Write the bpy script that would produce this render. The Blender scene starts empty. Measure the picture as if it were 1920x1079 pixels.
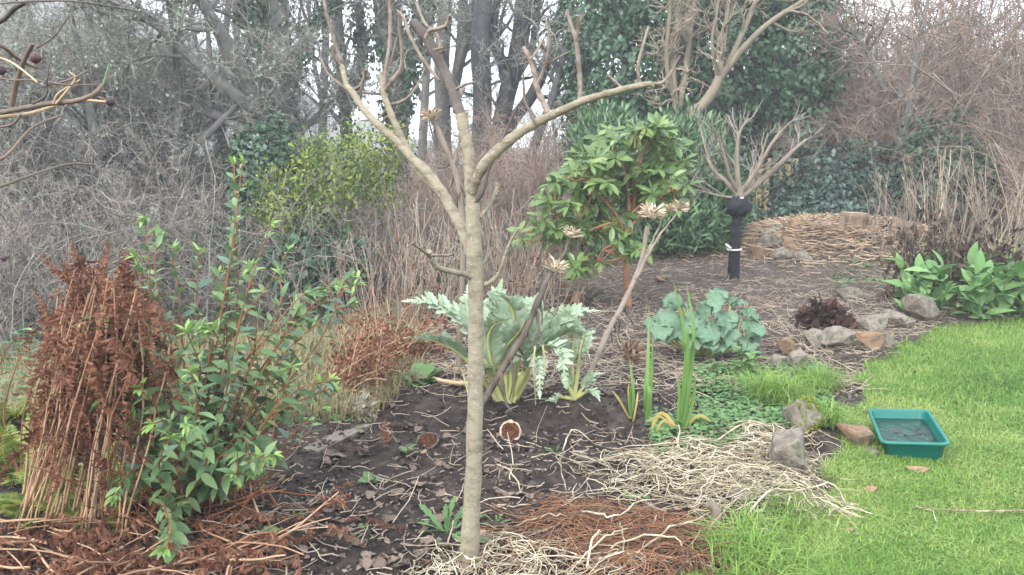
import bpy, bmesh, math
import numpy as np
from mathutils import Matrix, Vector

# ------------------------------------------------------------------ camera
W, H, F, HOR, CH = 1920.0, 1079.0, 1478.0, 300.0, 1.5
PITCH = math.atan((H / 2 - HOR) / F)
sc = bpy.context.scene
C = sc.collection
cd = bpy.data.cameras.new('camera')
cd.sensor_width = 36.0
cd.lens = 36.0 * F / W
cd.clip_start = 0.05
cd.clip_end = 3000
cam = bpy.data.objects.new('camera', cd)
C.objects.link(cam)
cam.location = (0, 0, CH)
cam.rotation_euler = (math.pi / 2 - PITCH, 0, 0)
sc.camera = cam

# ------------------------------------------------------------------ overcast daylight
SUN_EL, SUN_AZ = math.radians(38), math.radians(215)
wd = bpy.data.worlds.new('World')
sc.world = wd
wd.use_nodes = True
nt = wd.node_tree
nt.nodes.clear()
sky = nt.nodes.new('ShaderNodeTexSky')
sky.sky_type = 'NISHITA'
sky.sun_disc = False
sky.sun_elevation = SUN_EL
sky.sun_rotation = SUN_AZ
sky.air_density = 1.0
sky.dust_density = 4.0
mixn = nt.nodes.new('ShaderNodeMix')
mixn.data_type = 'RGBA'
mixn.inputs['Factor'].default_value = 0.82          # cloud cover over the clear sky
mixn.inputs['B'].default_value = (9.0, 9.6, 10.6, 1)
bg = nt.nodes.new('ShaderNodeBackground')
bg.inputs['Strength'].default_value = 0.12
wo = nt.nodes.new('ShaderNodeOutputWorld')
nt.links.new(sky.outputs['Color'], mixn.inputs['A'])
nt.links.new(mixn.outputs['Result'], bg.inputs['Color'])
nt.links.new(bg.outputs['Background'], wo.inputs['Surface'])
sl = bpy.data.lights.new('sun', 'SUN')
sl.energy = 1.3
sl.angle = math.radians(25)
sl.color = (1.0, 0.98, 0.95)
so = bpy.data.objects.new('sun', sl)
C.objects.link(so)
sd = Vector((math.sin(SUN_AZ) * math.cos(SUN_EL), math.cos(SUN_AZ) * math.cos(SUN_EL), math.sin(SUN_EL)))
so.rotation_euler = sd.to_track_quat('Z', 'Y').to_euler()
so.location = (0, -3, 12)
sc.view_settings.view_transform = 'Standard'
sc.view_settings.look = 'None'
sc.view_settings.exposure = 1.74
sc.view_settings.gamma = 1.0
sc.view_settings.use_curve_mapping = False
sc.render.engine = 'CYCLES'
sc.cycles.use_denoising = True
sc.cycles.max_bounces = 6
sc.cycles.diffuse_bounces = 3
sc.cycles.glossy_bounces = 2
sc.cycles.transmission_bounces = 4
sc.cycles.transparent_max_bounces = 8
sc.cycles.volume_bounces = 1
sc.cycles.caustics_reflective = False
sc.cycles.caustics_refractive = False

# ------------------------------------------------------------------ helpers
rng = np.random.default_rng(11)
U = rng.uniform
A = np.array
cp, sp = math.cos(PITCH), math.sin(PITCH)


def ray(u, v):
    xc, yc = (u - W / 2) / F, (H / 2 - v) / F
    return A([xc, yc * sp + cp, yc * cp - sp])


def P(u, v, d):
    r = ray(u, v)
    return A([0, 0, CH]) + r * (d / r[1])


def sm(a, b, x):
    t = np.clip((x - a) / (b - a), 0, 1)
    return t * t * (3 - 2 * t)


LAT = np.random.default_rng(3).uniform(-1, 1, (256, 256))


def vnoise(x, y):
    xi, yi = np.floor(x).astype(int), np.floor(y).astype(int)
    fx, fy = x - xi, y - yi
    fx, fy = fx * fx * (3 - 2 * fx), fy * fy * (3 - 2 * fy)
    g = lambda i, j: LAT[i % 256, j % 256]
    return (g(xi, yi) * (1 - fx) + g(xi + 1, yi) * fx) * (1 - fy) + (g(xi, yi + 1) * (1 - fx) + g(xi + 1, yi + 1) * fx) * fy


def base_h(x, y):
    x, y = np.asarray(x, float), np.asarray(y, float)
    right = sm(-0.5, 2.5, x)
    h = right * 0.045 * np.clip(y - 8.0, 0, 26)
    h = h - (1 - right) * 0.05 * np.clip(y - 9, 0, 40)
    h = h - sm(-0.3, -2.5, x) * 0.10 * np.clip(y - 4.5, 0, 9)
    return h


def gflat(u, v):
    r = ray(u, v)
    t = -CH / r[2]
    return A([r[0] * t, r[1] * t, 0])


EDGE_PX = [(1240, 1150), (1345, 1079), (1440, 1000), (1560, 925), (1575, 850), (1585, 770), (1620, 700), (1700, 652), (1790, 612), (1960, 592)]
EDGE = A([gflat(*p)[:2] for p in EDGE_PX])


def lawn_edge(y):
    return np.interp(y, EDGE[:, 1], EDGE[:, 0], left=EDGE[0, 0] - 0.2, right=40)


HEAP = gflat(1605, 505)[:2] + A([0.0, 0.7])
HOLE = gflat(1110, 795)[:2]


def lawn_mask(x, y):
    w = 0.09 * vnoise(x * 3 + 9, y * 3) + .06 * vnoise(x * 9, y * 9 + 4)
    near = sm(-0.03, 0.06, x - lawn_edge(y) + w)
    far = sm(6.3, 6.8, x + 0.15 * vnoise(x * 2, y * 2)) * sm(9.6, 10.2, y)
    return np.maximum(near * (y < 7.6), far)


def hgt(x, y):
    x, y = np.asarray(x, float), np.asarray(y, float)
    h = base_h(x, y)
    dx, dy = (x - HEAP[0]) / 1.55, (y - HEAP[1]) / 1.0
    h = h + 0.46 * np.exp(-(dx * dx + dy * dy) ** 1.5)
    h = h - 0.07 * np.exp(-(((x - HOLE[0]) / .28) ** 2 + ((y - HOLE[1]) / .22) ** 2))
    bed = (1 - lawn_mask(x, y)) * sm(14, 9, y) * sm(-6, -4, x)
    h = h + bed * (0.05 * vnoise(x * 1.7, y * 1.7) + 0.025 * vnoise(x * 5, y * 5 + 7) + 0.03)
    h = h + 0.012 * vnoise(x * 2.3 + 40, y * 2.3)
    return h


DS = np.concatenate([np.arange(1.2, 12, .02), np.arange(12, 60, .1)])


def G(u, v):
    """the point of the ground that a pixel of the photograph looks at"""
    r = ray(u, v)
    q = A([0, 0, CH])[None] + r[None] * (DS / r[1])[:, None]
    s = q[:, 2] - hgt(q[:, 0], q[:, 1])
    i = np.argmax(s < 0)
    if s[i] >= 0:
        i = len(DS) - 1
    a, b = q[max(i - 1, 0)], q[i]
    f = s[max(i - 1, 0)] / (s[max(i - 1, 0)] - s[i] + 1e-9)
    p = a + (b - a) * np.clip(f, 0, 1)
    p[2] = float(hgt(p[0], p[1]))
    return p


def onground(x, y, dz=0.0):
    x, y = np.asarray(x, float), np.asarray(y, float)
    return np.stack([x, y, hgt(x, y) + dz], -1)


def nrm(v):
    v = np.asarray(v, float)
    return v / (np.linalg.norm(v, axis=-1, keepdims=True) + 1e-12)


# ---- mesh building
class Geo:
    def __init__(s):
        s.v, s.t, s.q, s.r, s.n = [], [], [], [], 0

    def add(s, v, t=None, q=None, r=0.0):
        v = np.asarray(v, float).reshape(-1, 3)
        s.v.append(v)
        if t is not None and len(t):
            s.t.append(np.asarray(t, int).reshape(-1, 3) + s.n)
        if q is not None and len(q):
            s.q.append(np.asarray(q, int).reshape(-1, 4) + s.n)
        r = np.asarray(r, float)
        s.r.append(np.full(len(v), float(r)) if r.ndim == 0 else r.ravel())
        s.n += len(v)
        return s

    def data(s):
        v = np.concatenate(s.v)
        t = np.concatenate(s.t) if s.t else np.zeros((0, 3), int)
        q = np.concatenate(s.q) if s.q else np.zeros((0, 4), int)
        return v, t, q, np.concatenate(s.r)

    def mesh(s, name, mat, origin=(0, 0, 0), smooth=True):
        v, t, q, r = s.data()
        v = v - np.asarray(origin, float)
        me = bpy.data.meshes.new(name)
        me.vertices.add(len(v))
        me.vertices.foreach_set('co', v.astype(np.float32).ravel())
        lp = np.concatenate([t.ravel(), q.ravel()]).astype(np.int32)
        me.loops.add(len(lp))
        me.loops.foreach_set('vertex_index', lp)
        st = np.concatenate([np.arange(len(t)) * 3, len(t) * 3 + np.arange(len(q)) * 4]).astype(np.int32)
        me.polygons.add(len(st))
        me.polygons.foreach_set('loop_start', st)
        me.polygons.foreach_set('use_smooth', np.full(len(st), smooth))
        at = me.attributes.new('rnd', 'FLOAT', 'POINT')
        at.data.foreach_set('value', r.astype(np.float32))
        me.update(calc_edges=True)
        me.materials.append(mat)
        return me

    def build(s, name, mat, parent=None, origin=None, smooth=True, stuff=False):
        off = A(parent['_o']) if parent is not None else (A(origin) if origin is not None else np.zeros(3))
        o = bpy.data.objects.new(name, s.mesh(name, mat, off, smooth))
        C.objects.link(o)
        if parent is not None:
            o.parent = parent
        else:
            o.location = off
        o['_o'] = [float(k) for k in off]
        if stuff:
            o['kind'] = 'stuff'
        return o


def tag(o, label, cat, group=None, kind=None):
    o['label'] = label
    o['category'] = cat
    if group:
        o['group'] = group
    if kind:
        o['kind'] = kind
    return o


def thing(name, label, cat, loc, group=None):
    o = bpy.data.objects.new(name, None)
    o.empty_display_size = 0.05
    C.objects.link(o)
    o.location = [float(k) for k in loc]
    o['_o'] = [float(k) for k in loc]
    return tag(o, label, cat, group)


def place(name, me, parent, pos, R, s):
    """one piece (a leaf, a stone): an object that shares its mesh with its look-alikes"""
    o = bpy.data.objects.new(name, me)
    C.objects.link(o)
    off = A(parent['_o']) if parent is not None else np.zeros(3)
    M = Matrix.Identity(4)
    R = np.asarray(R) * s
    for i in range(3):
        for j in range(3):
            M[i][j] = float(R[i, j])
        M[i][3] = float(pos[i] - off[i])
    if parent is not None:
        o.parent = parent
    o.matrix_basis = M
    o['_o'] = [float(k) for k in pos]
    return o


def copy_tree(o, parent=None):
    c = o.copy()
    C.objects.link(c)
    c.parent = parent
    for ch in list(o.children):
        copy_tree(ch, c)
    return c


def frames(d, n):
    """columns: side, along, normal"""
    d = nrm(d)
    x = nrm(np.cross(d, n))
    z = np.cross(x, d)
    return np.stack([x, d, z], -1)


def rdir(n, zlo=-1, zhi=1):
    a, z = U(0, 2 * np.pi, n), U(zlo, zhi, n)
    r = np.sqrt(np.clip(1 - z * z, 0, 1))
    return np.stack([r * np.cos(a), r * np.sin(a), z], -1)


def scatter(g, tpl, pos, R, s, r=None):
    v, t, q = tpl
    pos, s = np.asarray(pos), np.broadcast_to(np.asarray(s, float), (len(pos),))
    V = np.einsum('mij,nj->mni', R, v) * s[:, None, None] + pos[:, None]
    m, n = len(pos), len(v)
    o = (np.arange(m) * n)[:, None, None]
    r = U(0, 1, m) if r is None else np.asarray(r)
    g.add(V, (t[None] + o).reshape(-1, 3) if len(t) else None, (q[None] + o).reshape(-1, 4) if len(q) else None, np.repeat(r, n))


Z0 = np.zeros((0, 3), int)
Z4 = np.zeros((0, 4), int)


def leaf_tpl(n=4, w=.22, peak=.45, fold=.25, droop=.15, wave=0.0, seed=0, pts=None):
    t = np.linspace(0, 1, n + 1)
    if pts is None:
        pr = np.where(t < peak, np.sin(t / peak * np.pi / 2) ** .8, np.cos((t - peak) / (1 - peak) * np.pi / 2) ** .9)
        ww = w * np.maximum(pr, 0.03)
    else:
        ww = np.asarray(pts) * w
    rr = np.random.default_rng(seed)
    zz = -droop * t ** 2
    L = np.stack([-ww, t, zz + fold * ww + wave * rr.uniform(-1, 1, n + 1)], -1)
    M_ = np.stack([0 * t, t, zz], -1)
    R_ = np.stack([ww, t, zz + fold * ww + wave * rr.uniform(-1, 1, n + 1)], -1)
    v = np.stack([L, M_, R_], 1).reshape(-1, 3)
    q = []
    for i in range(n):
        a = i * 3
        q += [(a, a + 1, a + 4, a + 3), (a + 1, a + 2, a + 5, a + 4)]
    return v, Z0, A(q)


def tubes(g, Pp, Rr, sides=4, r=None, cap=False):
    """Pp [M,N,3] centre lines, Rr [M,N] radii"""
    Pp, Rr = np.asarray(Pp, float), np.asarray(Rr, float)
    m, n = Pp.shape[:2]
    if m == 0:
        return
    tg = np.gradient(Pp, axis=1)
    tg = nrm(tg)
    ref = np.where(np.abs(tg[:, :1, 2:3]) > .8, A([1., .13, .07]), A([.11, .07, 1.]))
    ref = np.broadcast_to(ref, tg.shape)
    x = nrm(np.cross(tg, ref))
    y = np.cross(tg, x)
    a = np.arange(sides) * 2 * np.pi / sides
    V = Pp[:, :, None] + Rr[:, :, None, None] * (x[:, :, None] * np.cos(a)[None, None, :, None] + y[:, :, None] * np.sin(a)[None, None, :, None])
    i, k = np.meshgrid(np.arange(n - 1), np.arange(sides), indexing='ij')
    k2 = (k + 1) % sides
    q = np.stack([i * sides + k, i * sides + k2, (i + 1) * sides + k2, (i + 1) * sides + k], -1).reshape(-1, 4)
    o = (np.arange(m) * n * sides)[:, None, None]
    r = U(0, 1, m) if r is None else np.broadcast_to(np.asarray(r, float), (m,))
    g.add(V, None, (q[None] + o).reshape(-1, 4), np.repeat(r, n * sides))
    if cap:
        for j in range(m):
            for e in (0, n - 1):
                ring = V[j, e]
                t = [(sides, k, (k + 1) % sides) for k in range(sides)]
                g.add(np.concatenate([ring, Pp[j, e][None]]), t, None, r[j])


def crv(pts, n=12):
    """smooth curve through points"""
    p = np.asarray(pts, float)
    if len(p) == 2:
        t = np.linspace(0, 1, n)[:, None]
        return p[0] * (1 - t) + p[1] * t
    p = np.concatenate([2 * p[:1] - p[1:2], p, 2 * p[-1:] - p[-2:-1]])
    m = len(p) - 3
    tt = np.linspace(0, m, n)
    i = np.minimum(tt.astype(int), m - 1)
    f = (tt - i)[:, None]
    a, b, c, d = p[i], p[i + 1], p[i + 2], p[i + 3]
    return .5 * ((2 * b) + (c - a) * f + (2 * a - 5 * b + 4 * c - d) * f ** 2 + (-a + 3 * b - 3 * c + d) * f ** 3)


def grow(base, d, L, n=6, wander=.2, up=0.0, grav=0.0):
    base, d = np.asarray(base, float), nrm(d)
    m = len(base)
    L = np.broadcast_to(np.asarray(L, float), (m,))
    out = [base]
    for k in range(n - 1):
        d = nrm(d + wander * rng.normal(0, 1, (m, 3)) + A([0, 0, up - grav * k / n]))
        out.append(out[-1] + d * (L / (n - 1))[:, None])
    return np.stack(out, 1)


def kids(Pp, Rr, K, t=(.2, 1), ang=(30, 65), ln=(.4, .8), n=6, wander=.2, up=0.03, rr=.55, rmax=1, rtip=.0015, grav=0.0):
    m, N = Pp.shape[:2]
    tt = U(t[0], t[1], (m, K)) * (N - 1)
    i = np.minimum(tt.astype(int), N - 2)
    f = (tt - i)[..., None]
    mi = np.arange(m)[:, None]
    b = Pp[mi, i] * (1 - f) + Pp[mi, i + 1] * f
    tg = nrm(Pp[mi, i + 1] - Pp[mi, i])
    rad = Rr[mi, i] * (1 - f[..., 0]) + Rr[mi, i + 1] * f[..., 0]
    b, tg, rad = b.reshape(-1, 3), tg.reshape(-1, 3), rad.ravel()
    pe = nrm(np.cross(tg, rdir(len(b))))
    a = np.radians(U(ang[0], ang[1], len(b)))[:, None]
    d = np.cos(a) * tg + np.sin(a) * pe
    L = U(ln[0], ln[1], len(b)) * (1.15 - .6 * (tt.ravel() / (N - 1)))
    Q = grow(b, d, L, n, wander, up, grav)
    r0 = np.minimum(rad * rr, rmax)
    R = r0[:, None] * (1 - np.linspace(0, 1, n)[None]) + rtip * np.linspace(0, 1, n)[None]
    return Q, np.maximum(R, rtip)


# ---- materials
def lin(c):
    c = A(c) / 255.0
    return tuple(np.where(c <= .04045, c / 12.92, ((c + .055) / 1.055) ** 2.4)) + (1.0,)


def mat(name, stops, rough=.8, transl=0.0, noise=(6, .35), bump=None, spec=.3, stretch=None, dark=None, coords='Object'):
    """stops: base colours (sRGB 0-255) that vary from piece to piece"""
    m = bpy.data.materials.new(name)
    m.use_nodes = True
    t = m.node_tree
    t.nodes.clear()
    N, L = t.nodes.new, t.links.new
    at = N('ShaderNodeAttribute')
    at.attribute_name = 'rnd'
    oi = N('ShaderNodeObjectInfo')
    ad = N('ShaderNodeMath')
    ad.operation = 'ADD'
    L(at.outputs['Fac'], ad.inputs[0])
    L(oi.outputs['Random'], ad.inputs[1])
    fr = N('ShaderNodeMath')
    fr.operation = 'FRACT'
    L(ad.outputs[0], fr.inputs[0])
    tc = N('ShaderNodeTexCoord')
    src = tc.outputs[coords]
    if stretch:
        mp = N('ShaderNodeMapping')
        mp.inputs['Scale'].default_value = stretch
        L(src, mp.inputs['Vector'])
        src = mp.outputs['Vector']
    nz = N('ShaderNodeTexNoise')
    nz.inputs['Scale'].default_value = noise[0]
    nz.inputs['Detail'].default_value = 5
    nz.inputs['Roughness'].default_value = .65
    L(src, nz.inputs['Vector'])
    mx = N('ShaderNodeMix')
    mx.data_type = 'FLOAT'
    mx.inputs['Factor'].default_value = noise[1]
    L(fr.outputs[0], mx.inputs['A'])
    st = N('ShaderNodeMapRange')
    st.inputs['From Min'].default_value = .3
    st.inputs['From Max'].default_value = .7
    L(nz.outputs['Fac'], st.inputs['Value'])
    L(st.outputs['Result'], mx.inputs['B'])
    rp = N('ShaderNodeValToRGB')
    e = rp.color_ramp.elements
    k = len(stops)
    while len(e) < k:
        e.new(.5)
    for i, s_ in enumerate(stops):
        e[i].position = i / max(k - 1, 1)
        e[i].color = lin(s_)
    L(mx.outputs['Result'], rp.inputs['Fac'])
    col = rp.outputs['Color']
    if dark:                                      # speckle of a second colour (lichen, dirt)
        n2 = N('ShaderNodeTexNoise')
        n2.inputs['Scale'].default_value = dark[0]
        n2.inputs['Detail'].default_value = 3
        L(src, n2.inputs['Vector'])
        r2 = N('ShaderNodeMapRange')
        r2.inputs['From Min'].default_value = dark[1]
        r2.inputs['From Max'].default_value = dark[1] + .08
        L(n2.outputs['Fac'], r2.inputs['Value'])
        m2 = N('ShaderNodeMix')
        m2.data_type = 'RGBA'
        L(r2.outputs['Result'], m2.inputs['Factor'])
        L(col, m2.inputs['A'])
        m2.inputs['B'].default_value = lin(dark[2])
        col = m2.outputs['Result']
    pb = N('ShaderNodeBsdfPrincipled')
    pb.inputs['Roughness'].default_value = rough
    pb.inputs['Specular IOR Level'].default_value = spec
    L(col, pb.inputs['Base Color'])
    if bump:
        n3 = N('ShaderNodeTexNoise')
        n3.inputs['Scale'].default_value = bump[0]
        n3.inputs['Detail'].default_value = 6
        n3.inputs['Roughness'].default_value = .7
        L(src, n3.inputs['Vector'])
        bp = N('ShaderNodeBump')
        bp.inputs['Strength'].default_value = bump[1]
        bp.inputs['Distance'].default_value = bump[2]
        L(n3.outputs['Fac'], bp.inputs['Height'])
        L(bp.outputs['Normal'], pb.inputs['Normal'])
    out = N('ShaderNodeOutputMaterial')
    if transl:
        tr = N('ShaderNodeBsdfTranslucent')
        L(col, tr.inputs['Color'])
        ms = N('ShaderNodeMixShader')
        ms.inputs[0].default_value = transl
        L(pb.outputs[0], ms.inputs[1])
        L(tr.outputs[0], ms.inputs[2])
        L(ms.outputs[0], out.inputs['Surface'])
    else:
        L(pb.outputs[0], out.inputs['Surface'])
    return m


M = {}
M['bark'] = mat('sapling_bark', [(92, 84, 71), (120, 111, 94), (142, 133, 114), (124, 120, 98)], .85, noise=(16, .9), bump=(60, .7, .005), stretch=(1, 1, 1.9), dark=(60, .62, (156, 152, 136)))
M['bark_dark'] = mat('dark_bark', [(62, 55, 52), (84, 76, 70), (104, 96, 88)], .8, noise=(14, .8), bump=(50, .5, .004))
M['shoot'] = mat('young_shoot_bark', [(80, 68, 62), (104, 91, 82), (132, 120, 108), (98, 78, 71)], .75, noise=(18, .8), bump=(70, .4, .003))
M['cut'] = mat('cut_wood', [(168, 150, 124), (144, 124, 100)], .8, noise=(40, .6))
M['grey_bark'] = mat('grey_tree_bark', [(74, 72, 70), (98, 96, 92), (118, 116, 108)], .9, noise=(5, .8), bump=(20, .8, .02), dark=(9, .6, (112, 122, 104)))
M['dark_trunk'] = mat('dark_trunk_bark', [(50, 50, 54), (68, 68, 70), (84, 84, 82)], .9, noise=(5, .8), bump=(20, .8, .02), dark=(7, .63, (96, 108, 92)))
M['twig'] = mat('grey_twigs', [(70, 67, 64), (100, 96, 91), (130, 126, 118), (162, 158, 148), (98, 102, 88)], .9, noise=(3, .3))
M['twig_dim'] = mat('brown_grey_twigs', [(66, 60, 56), (94, 87, 81), (124, 116, 108), (156, 148, 138), (88, 90, 76)], .9, noise=(3, .3))
M['twig_brown'] = mat('brown_twigs', [(98, 82, 74), (126, 108, 96), (148, 132, 118), (114, 90, 78)], .9, noise=(3, .3))
M['twig_pale'] = mat('pale_stems', [(116, 102, 88), (150, 136, 118), (178, 164, 144), (112, 88, 76)], .85, noise=(3, .2))
M['elder'] = mat('elder_bark', [(96, 88, 74), (122, 112, 96), (108, 102, 84)], .9, noise=(8, .7), bump=(30, .7, .01), stretch=(1, 1, .3))
M['lichen'] = mat('lichen_flakes', [(126, 142, 122), (150, 164, 144), (112, 128, 104)], .95, .1)
M['ivy'] = mat('ivy_leaves', [(26, 50, 34), (38, 68, 44), (52, 84, 54), (66, 98, 62)], .45, .15, noise=(2, .3), spec=.5)
M['ivy_blue'] = mat('ground_ivy_leaves', [(40, 60, 52), (54, 76, 64), (70, 92, 76)], .45, .1, noise=(2, .3), spec=.5)
M['yellowgreen'] = mat('yellowing_leaves', [(44, 68, 36), (66, 92, 42), (96, 118, 50), (124, 136, 60), (156, 152, 74)], .5, .3, noise=(1.2, .45))
M['laurel'] = mat('dark_evergreen_leaves', [(40, 66, 42), (58, 88, 54), (78, 108, 68), (100, 130, 86)], .45, .18, noise=(2, .35), spec=.5)
M['pieris'] = mat('glossy_shrub_leaves', [(58, 84, 46), (80, 106, 56), (102, 128, 68), (132, 152, 90)], .38, .25, noise=(3, .3), spec=.5)
M['orangebark'] = mat('orange_bark', [(112, 78, 56), (138, 98, 70), (158, 118, 86)], .7, noise=(12, .7), bump=(40, .4, .004), stretch=(1, 1, .4))
M['tassel'] = mat('hanging_tassels', [(150, 150, 70), (176, 168, 92)], .7, .2)
M['hyp'] = mat('shrub_leaves', [(62, 88, 60), (82, 110, 72), (106, 134, 86), (136, 160, 106)], .42, .3, noise=(2.5, .3), spec=.45)
M['hyp_blue'] = mat('bluish_shrub_leaves', [(70, 98, 84), (90, 118, 100), (112, 138, 118)], .45, .25, noise=(2.5, .3), spec=.45)
M['redstem'] = mat('red_brown_stems', [(110, 64, 46), (134, 88, 60), (92, 62, 44)], .7)
M['bracken'] = mat('dead_bracken', [(76, 46, 36), (106, 68, 52), (132, 92, 70), (90, 54, 42)], .9, .15, noise=(6, .3))
M['straw'] = mat('straw_stalks', [(150, 124, 94), (178, 154, 122), (134, 104, 78)], .75, noise=(4, .4))
M['cane'] = mat('bracken_canes', [(124, 92, 70), (152, 118, 92), (176, 148, 118), (108, 76, 58)], .75, noise=(10, .5))
M['root'] = mat('pale_roots', [(142, 128, 102), (182, 170, 142), (98, 84, 66), (202, 192, 168), (160, 144, 114)], .85, noise=(9, .4))
M['redpile'] = mat('rust_twigs', [(116, 80, 58), (142, 104, 78), (92, 64, 48), (72, 52, 42)], .9)
M['cardoon'] = mat('silver_cardoon_leaf', [(118, 138, 104), (142, 160, 130), (170, 186, 162), (100, 124, 82)], .7, .2, noise=(7, .55))
M['cardrib'] = mat('cardoon_rib', [(158, 160, 92), (186, 188, 128), (172, 176, 116)], .6, .15)
M['deadleaf'] = mat('withered_grey_leaf', [(150, 144, 128), (182, 176, 160)], .9, .2)
M['stalk'] = mat('dead_thistle_stalk', [(56, 48, 44), (84, 74, 66), (112, 102, 92)], .9, noise=(18, .8), bump=(60, .8, .004), stretch=(1, 1, .15))
M['stalk_pale'] = mat('weathered_thistle_stalk', [(92, 80, 70), (122, 110, 98), (142, 130, 116)], .9, noise=(18, .8), bump=(60, .8, .004), stretch=(1, 1, .15))
M['bract'] = mat('dry_bracts', [(112, 90, 70), (160, 138, 112), (208, 194, 170), (92, 70, 54)], .8, .15)
M['bract_brown'] = mat('brown_bracts', [(92, 70, 56), (122, 98, 80), (148, 126, 106)], .85, .1)
M['brownfuzz'] = mat('brown_seed_fibres', [(74, 46, 34), (104, 68, 48), (56, 36, 28)], .9)
M['kale'] = mat('blue_green_kale', [(78, 108, 84), (102, 132, 106), (128, 156, 130), (66, 94, 64)], .5, .2, noise=(8, .5), bump=(38, .8, .012))
M['iris'] = mat('iris_blades', [(78, 112, 58), (102, 136, 70), (130, 158, 92)], .45, .25, noise=(2, .4))
M['iris_yellow'] = mat('yellowed_blades', [(150, 148, 76), (174, 154, 92), (132, 142, 66)], .6, .25)
M['comfrey'] = mat('comfrey_leaves', [(64, 98, 54), (84, 120, 66), (106, 140, 84), (134, 162, 116)], .5, .2, noise=(4, .4))
M['darkdead'] = mat('blackened_dead_leaves', [(48, 38, 34), (68, 54, 46), (88, 70, 58)], .9, .1)
M['burgundy'] = mat('burgundy_dead_leaves', [(44, 30, 28), (66, 44, 39), (92, 62, 52)], .7, .15)
M['weed'] = mat('weed_leaves', [(66, 96, 56), (88, 120, 70), (114, 144, 92)], .5, .25)
M['fern'] = mat('yellow_green_fern', [(78, 106, 50), (104, 130, 60), (140, 142, 70), (140, 108, 62)], .6, .3)
M['litter'] = mat('leaf_litter', [(46, 39, 36), (64, 56, 51), (88, 78, 70), (128, 116, 104), (42, 35, 32), (56, 48, 44)], .85, .08, noise=(8, .3))
M['litterleaf'] = mat('fallen_leaf', [(72, 60, 54), (96, 82, 73), (124, 108, 96), (86, 66, 55)], .8, .1, noise=(14, .45))
M['orangeleaf'] = mat('fresh_fallen_leaf', [(132, 102, 82), (156, 126, 104), (112, 82, 66)], .7, .15, noise=(14, .4))
M['stone'] = mat('garden_stone', [(78, 72, 64), (106, 98, 88), (134, 126, 114), (96, 90, 78)], .92, noise=(9, .85), bump=(26, 1, .02), dark=(9, .56, (82, 88, 66)))
M['stone_tan'] = mat('tan_stone', [(104, 84, 68), (130, 106, 84), (92, 78, 66)], .92, noise=(9, .85), bump=(26, 1, .02), dark=(9, .56, (84, 84, 68)))
M['moss'] = mat('moss', [(82, 96, 34), (112, 122, 44), (68, 84, 36)], .95, .1, noise=(20, .6))
M['grass'] = mat('lawn_blades', [(70, 102, 42), (94, 130, 54), (118, 150, 68), (146, 166, 90), (172, 168, 114)], .55, .3, noise=(.7, .45))
M['grass_dry'] = mat('dry_grass', [(116, 110, 78), (144, 134, 100), (98, 104, 66)], .7, .2)
M['hip'] = mat('rose_hip', [(74, 48, 50), (66, 58, 64), (92, 48, 46)], .5, noise=(20, .4))
M['rose'] = mat('rose_bark', [(84, 78, 62), (106, 90, 80), (126, 104, 92)], .75, noise=(14, .7))
M['wrap'] = mat('black_tree_wrap', [(14, 15, 19), (22, 23, 28), (32, 33, 38)], .7, noise=(9, .8), bump=(18, .9, .02))
M['tie'] = mat('white_tie', [(210, 208, 200), (190, 188, 180)], .6)
M['tray'] = mat('green_plastic', [(2, 92, 82), (4, 100, 90)], .38, noise=(3, .8), spec=.5)
M['chip'] = mat('wood_chips', [(158, 134, 110), (186, 164, 138), (136, 112, 92), (116, 96, 82)], .9)
M['fence'] = mat('weathered_fence', [(168, 148, 108), (186, 168, 130), (140, 122, 90)], .85, noise=(10, .7), stretch=(1, 1, .1))
M['log'] = mat('weathered_log', [(128, 112, 94), (104, 88, 74), (148, 132, 110)], .85, noise=(20, .7), stretch=(1, 1, .2))

# ================================================================== THE SETTING
def stretch_axis(lo, hi, step, far_lo, far_hi, k=1.22):
    a = list(np.arange(lo, hi, step))
    s, x = step, a[-1]
    while x < far_hi:
        s *= k
        x += s
        a.append(x)
    s, x = step, a[0]
    b = []
    while x > far_lo:
        s *= k
        x -= s
        b.append(x)
    return A(b[::-1] + a)


gx = stretch_axis(-3.6, 5.6, .035, -240, 240)
gy = stretch_axis(2.0, 9.6, .035, -40, 260)
XX, YY = np.meshgrid(gx, gy, indexing='ij')
lm = lawn_mask(XX, YY)
ZZ = hgt(XX, YY)
fine = (1 - lm) * sm(11, 8, YY) * sm(-6, -4, XX)
ZZ = ZZ + fine * (.014 * vnoise(XX * 13, YY * 13) + .010 * vnoise(XX * 27, YY * 27 + 5)) + .008 * (1 - fine) * vnoise(XX * 9, YY * 9)
ZZ = ZZ - 0.02 * sm(40, 120, YY) * (YY - 40)          # the valley falls away beyond the garden
nxg, nyg = len(gx), len(gy)
I, J = np.meshgrid(np.arange(nxg - 1), np.arange(nyg - 1), indexing='ij')
q = np.stack([I * nyg + J, (I + 1) * nyg + J, (I + 1) * nyg + J + 1, I * nyg + J + 1], -1).reshape(-1, 4)
g = Geo()
g.add(np.stack([XX, YY, ZZ], -1), None, q)


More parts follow.
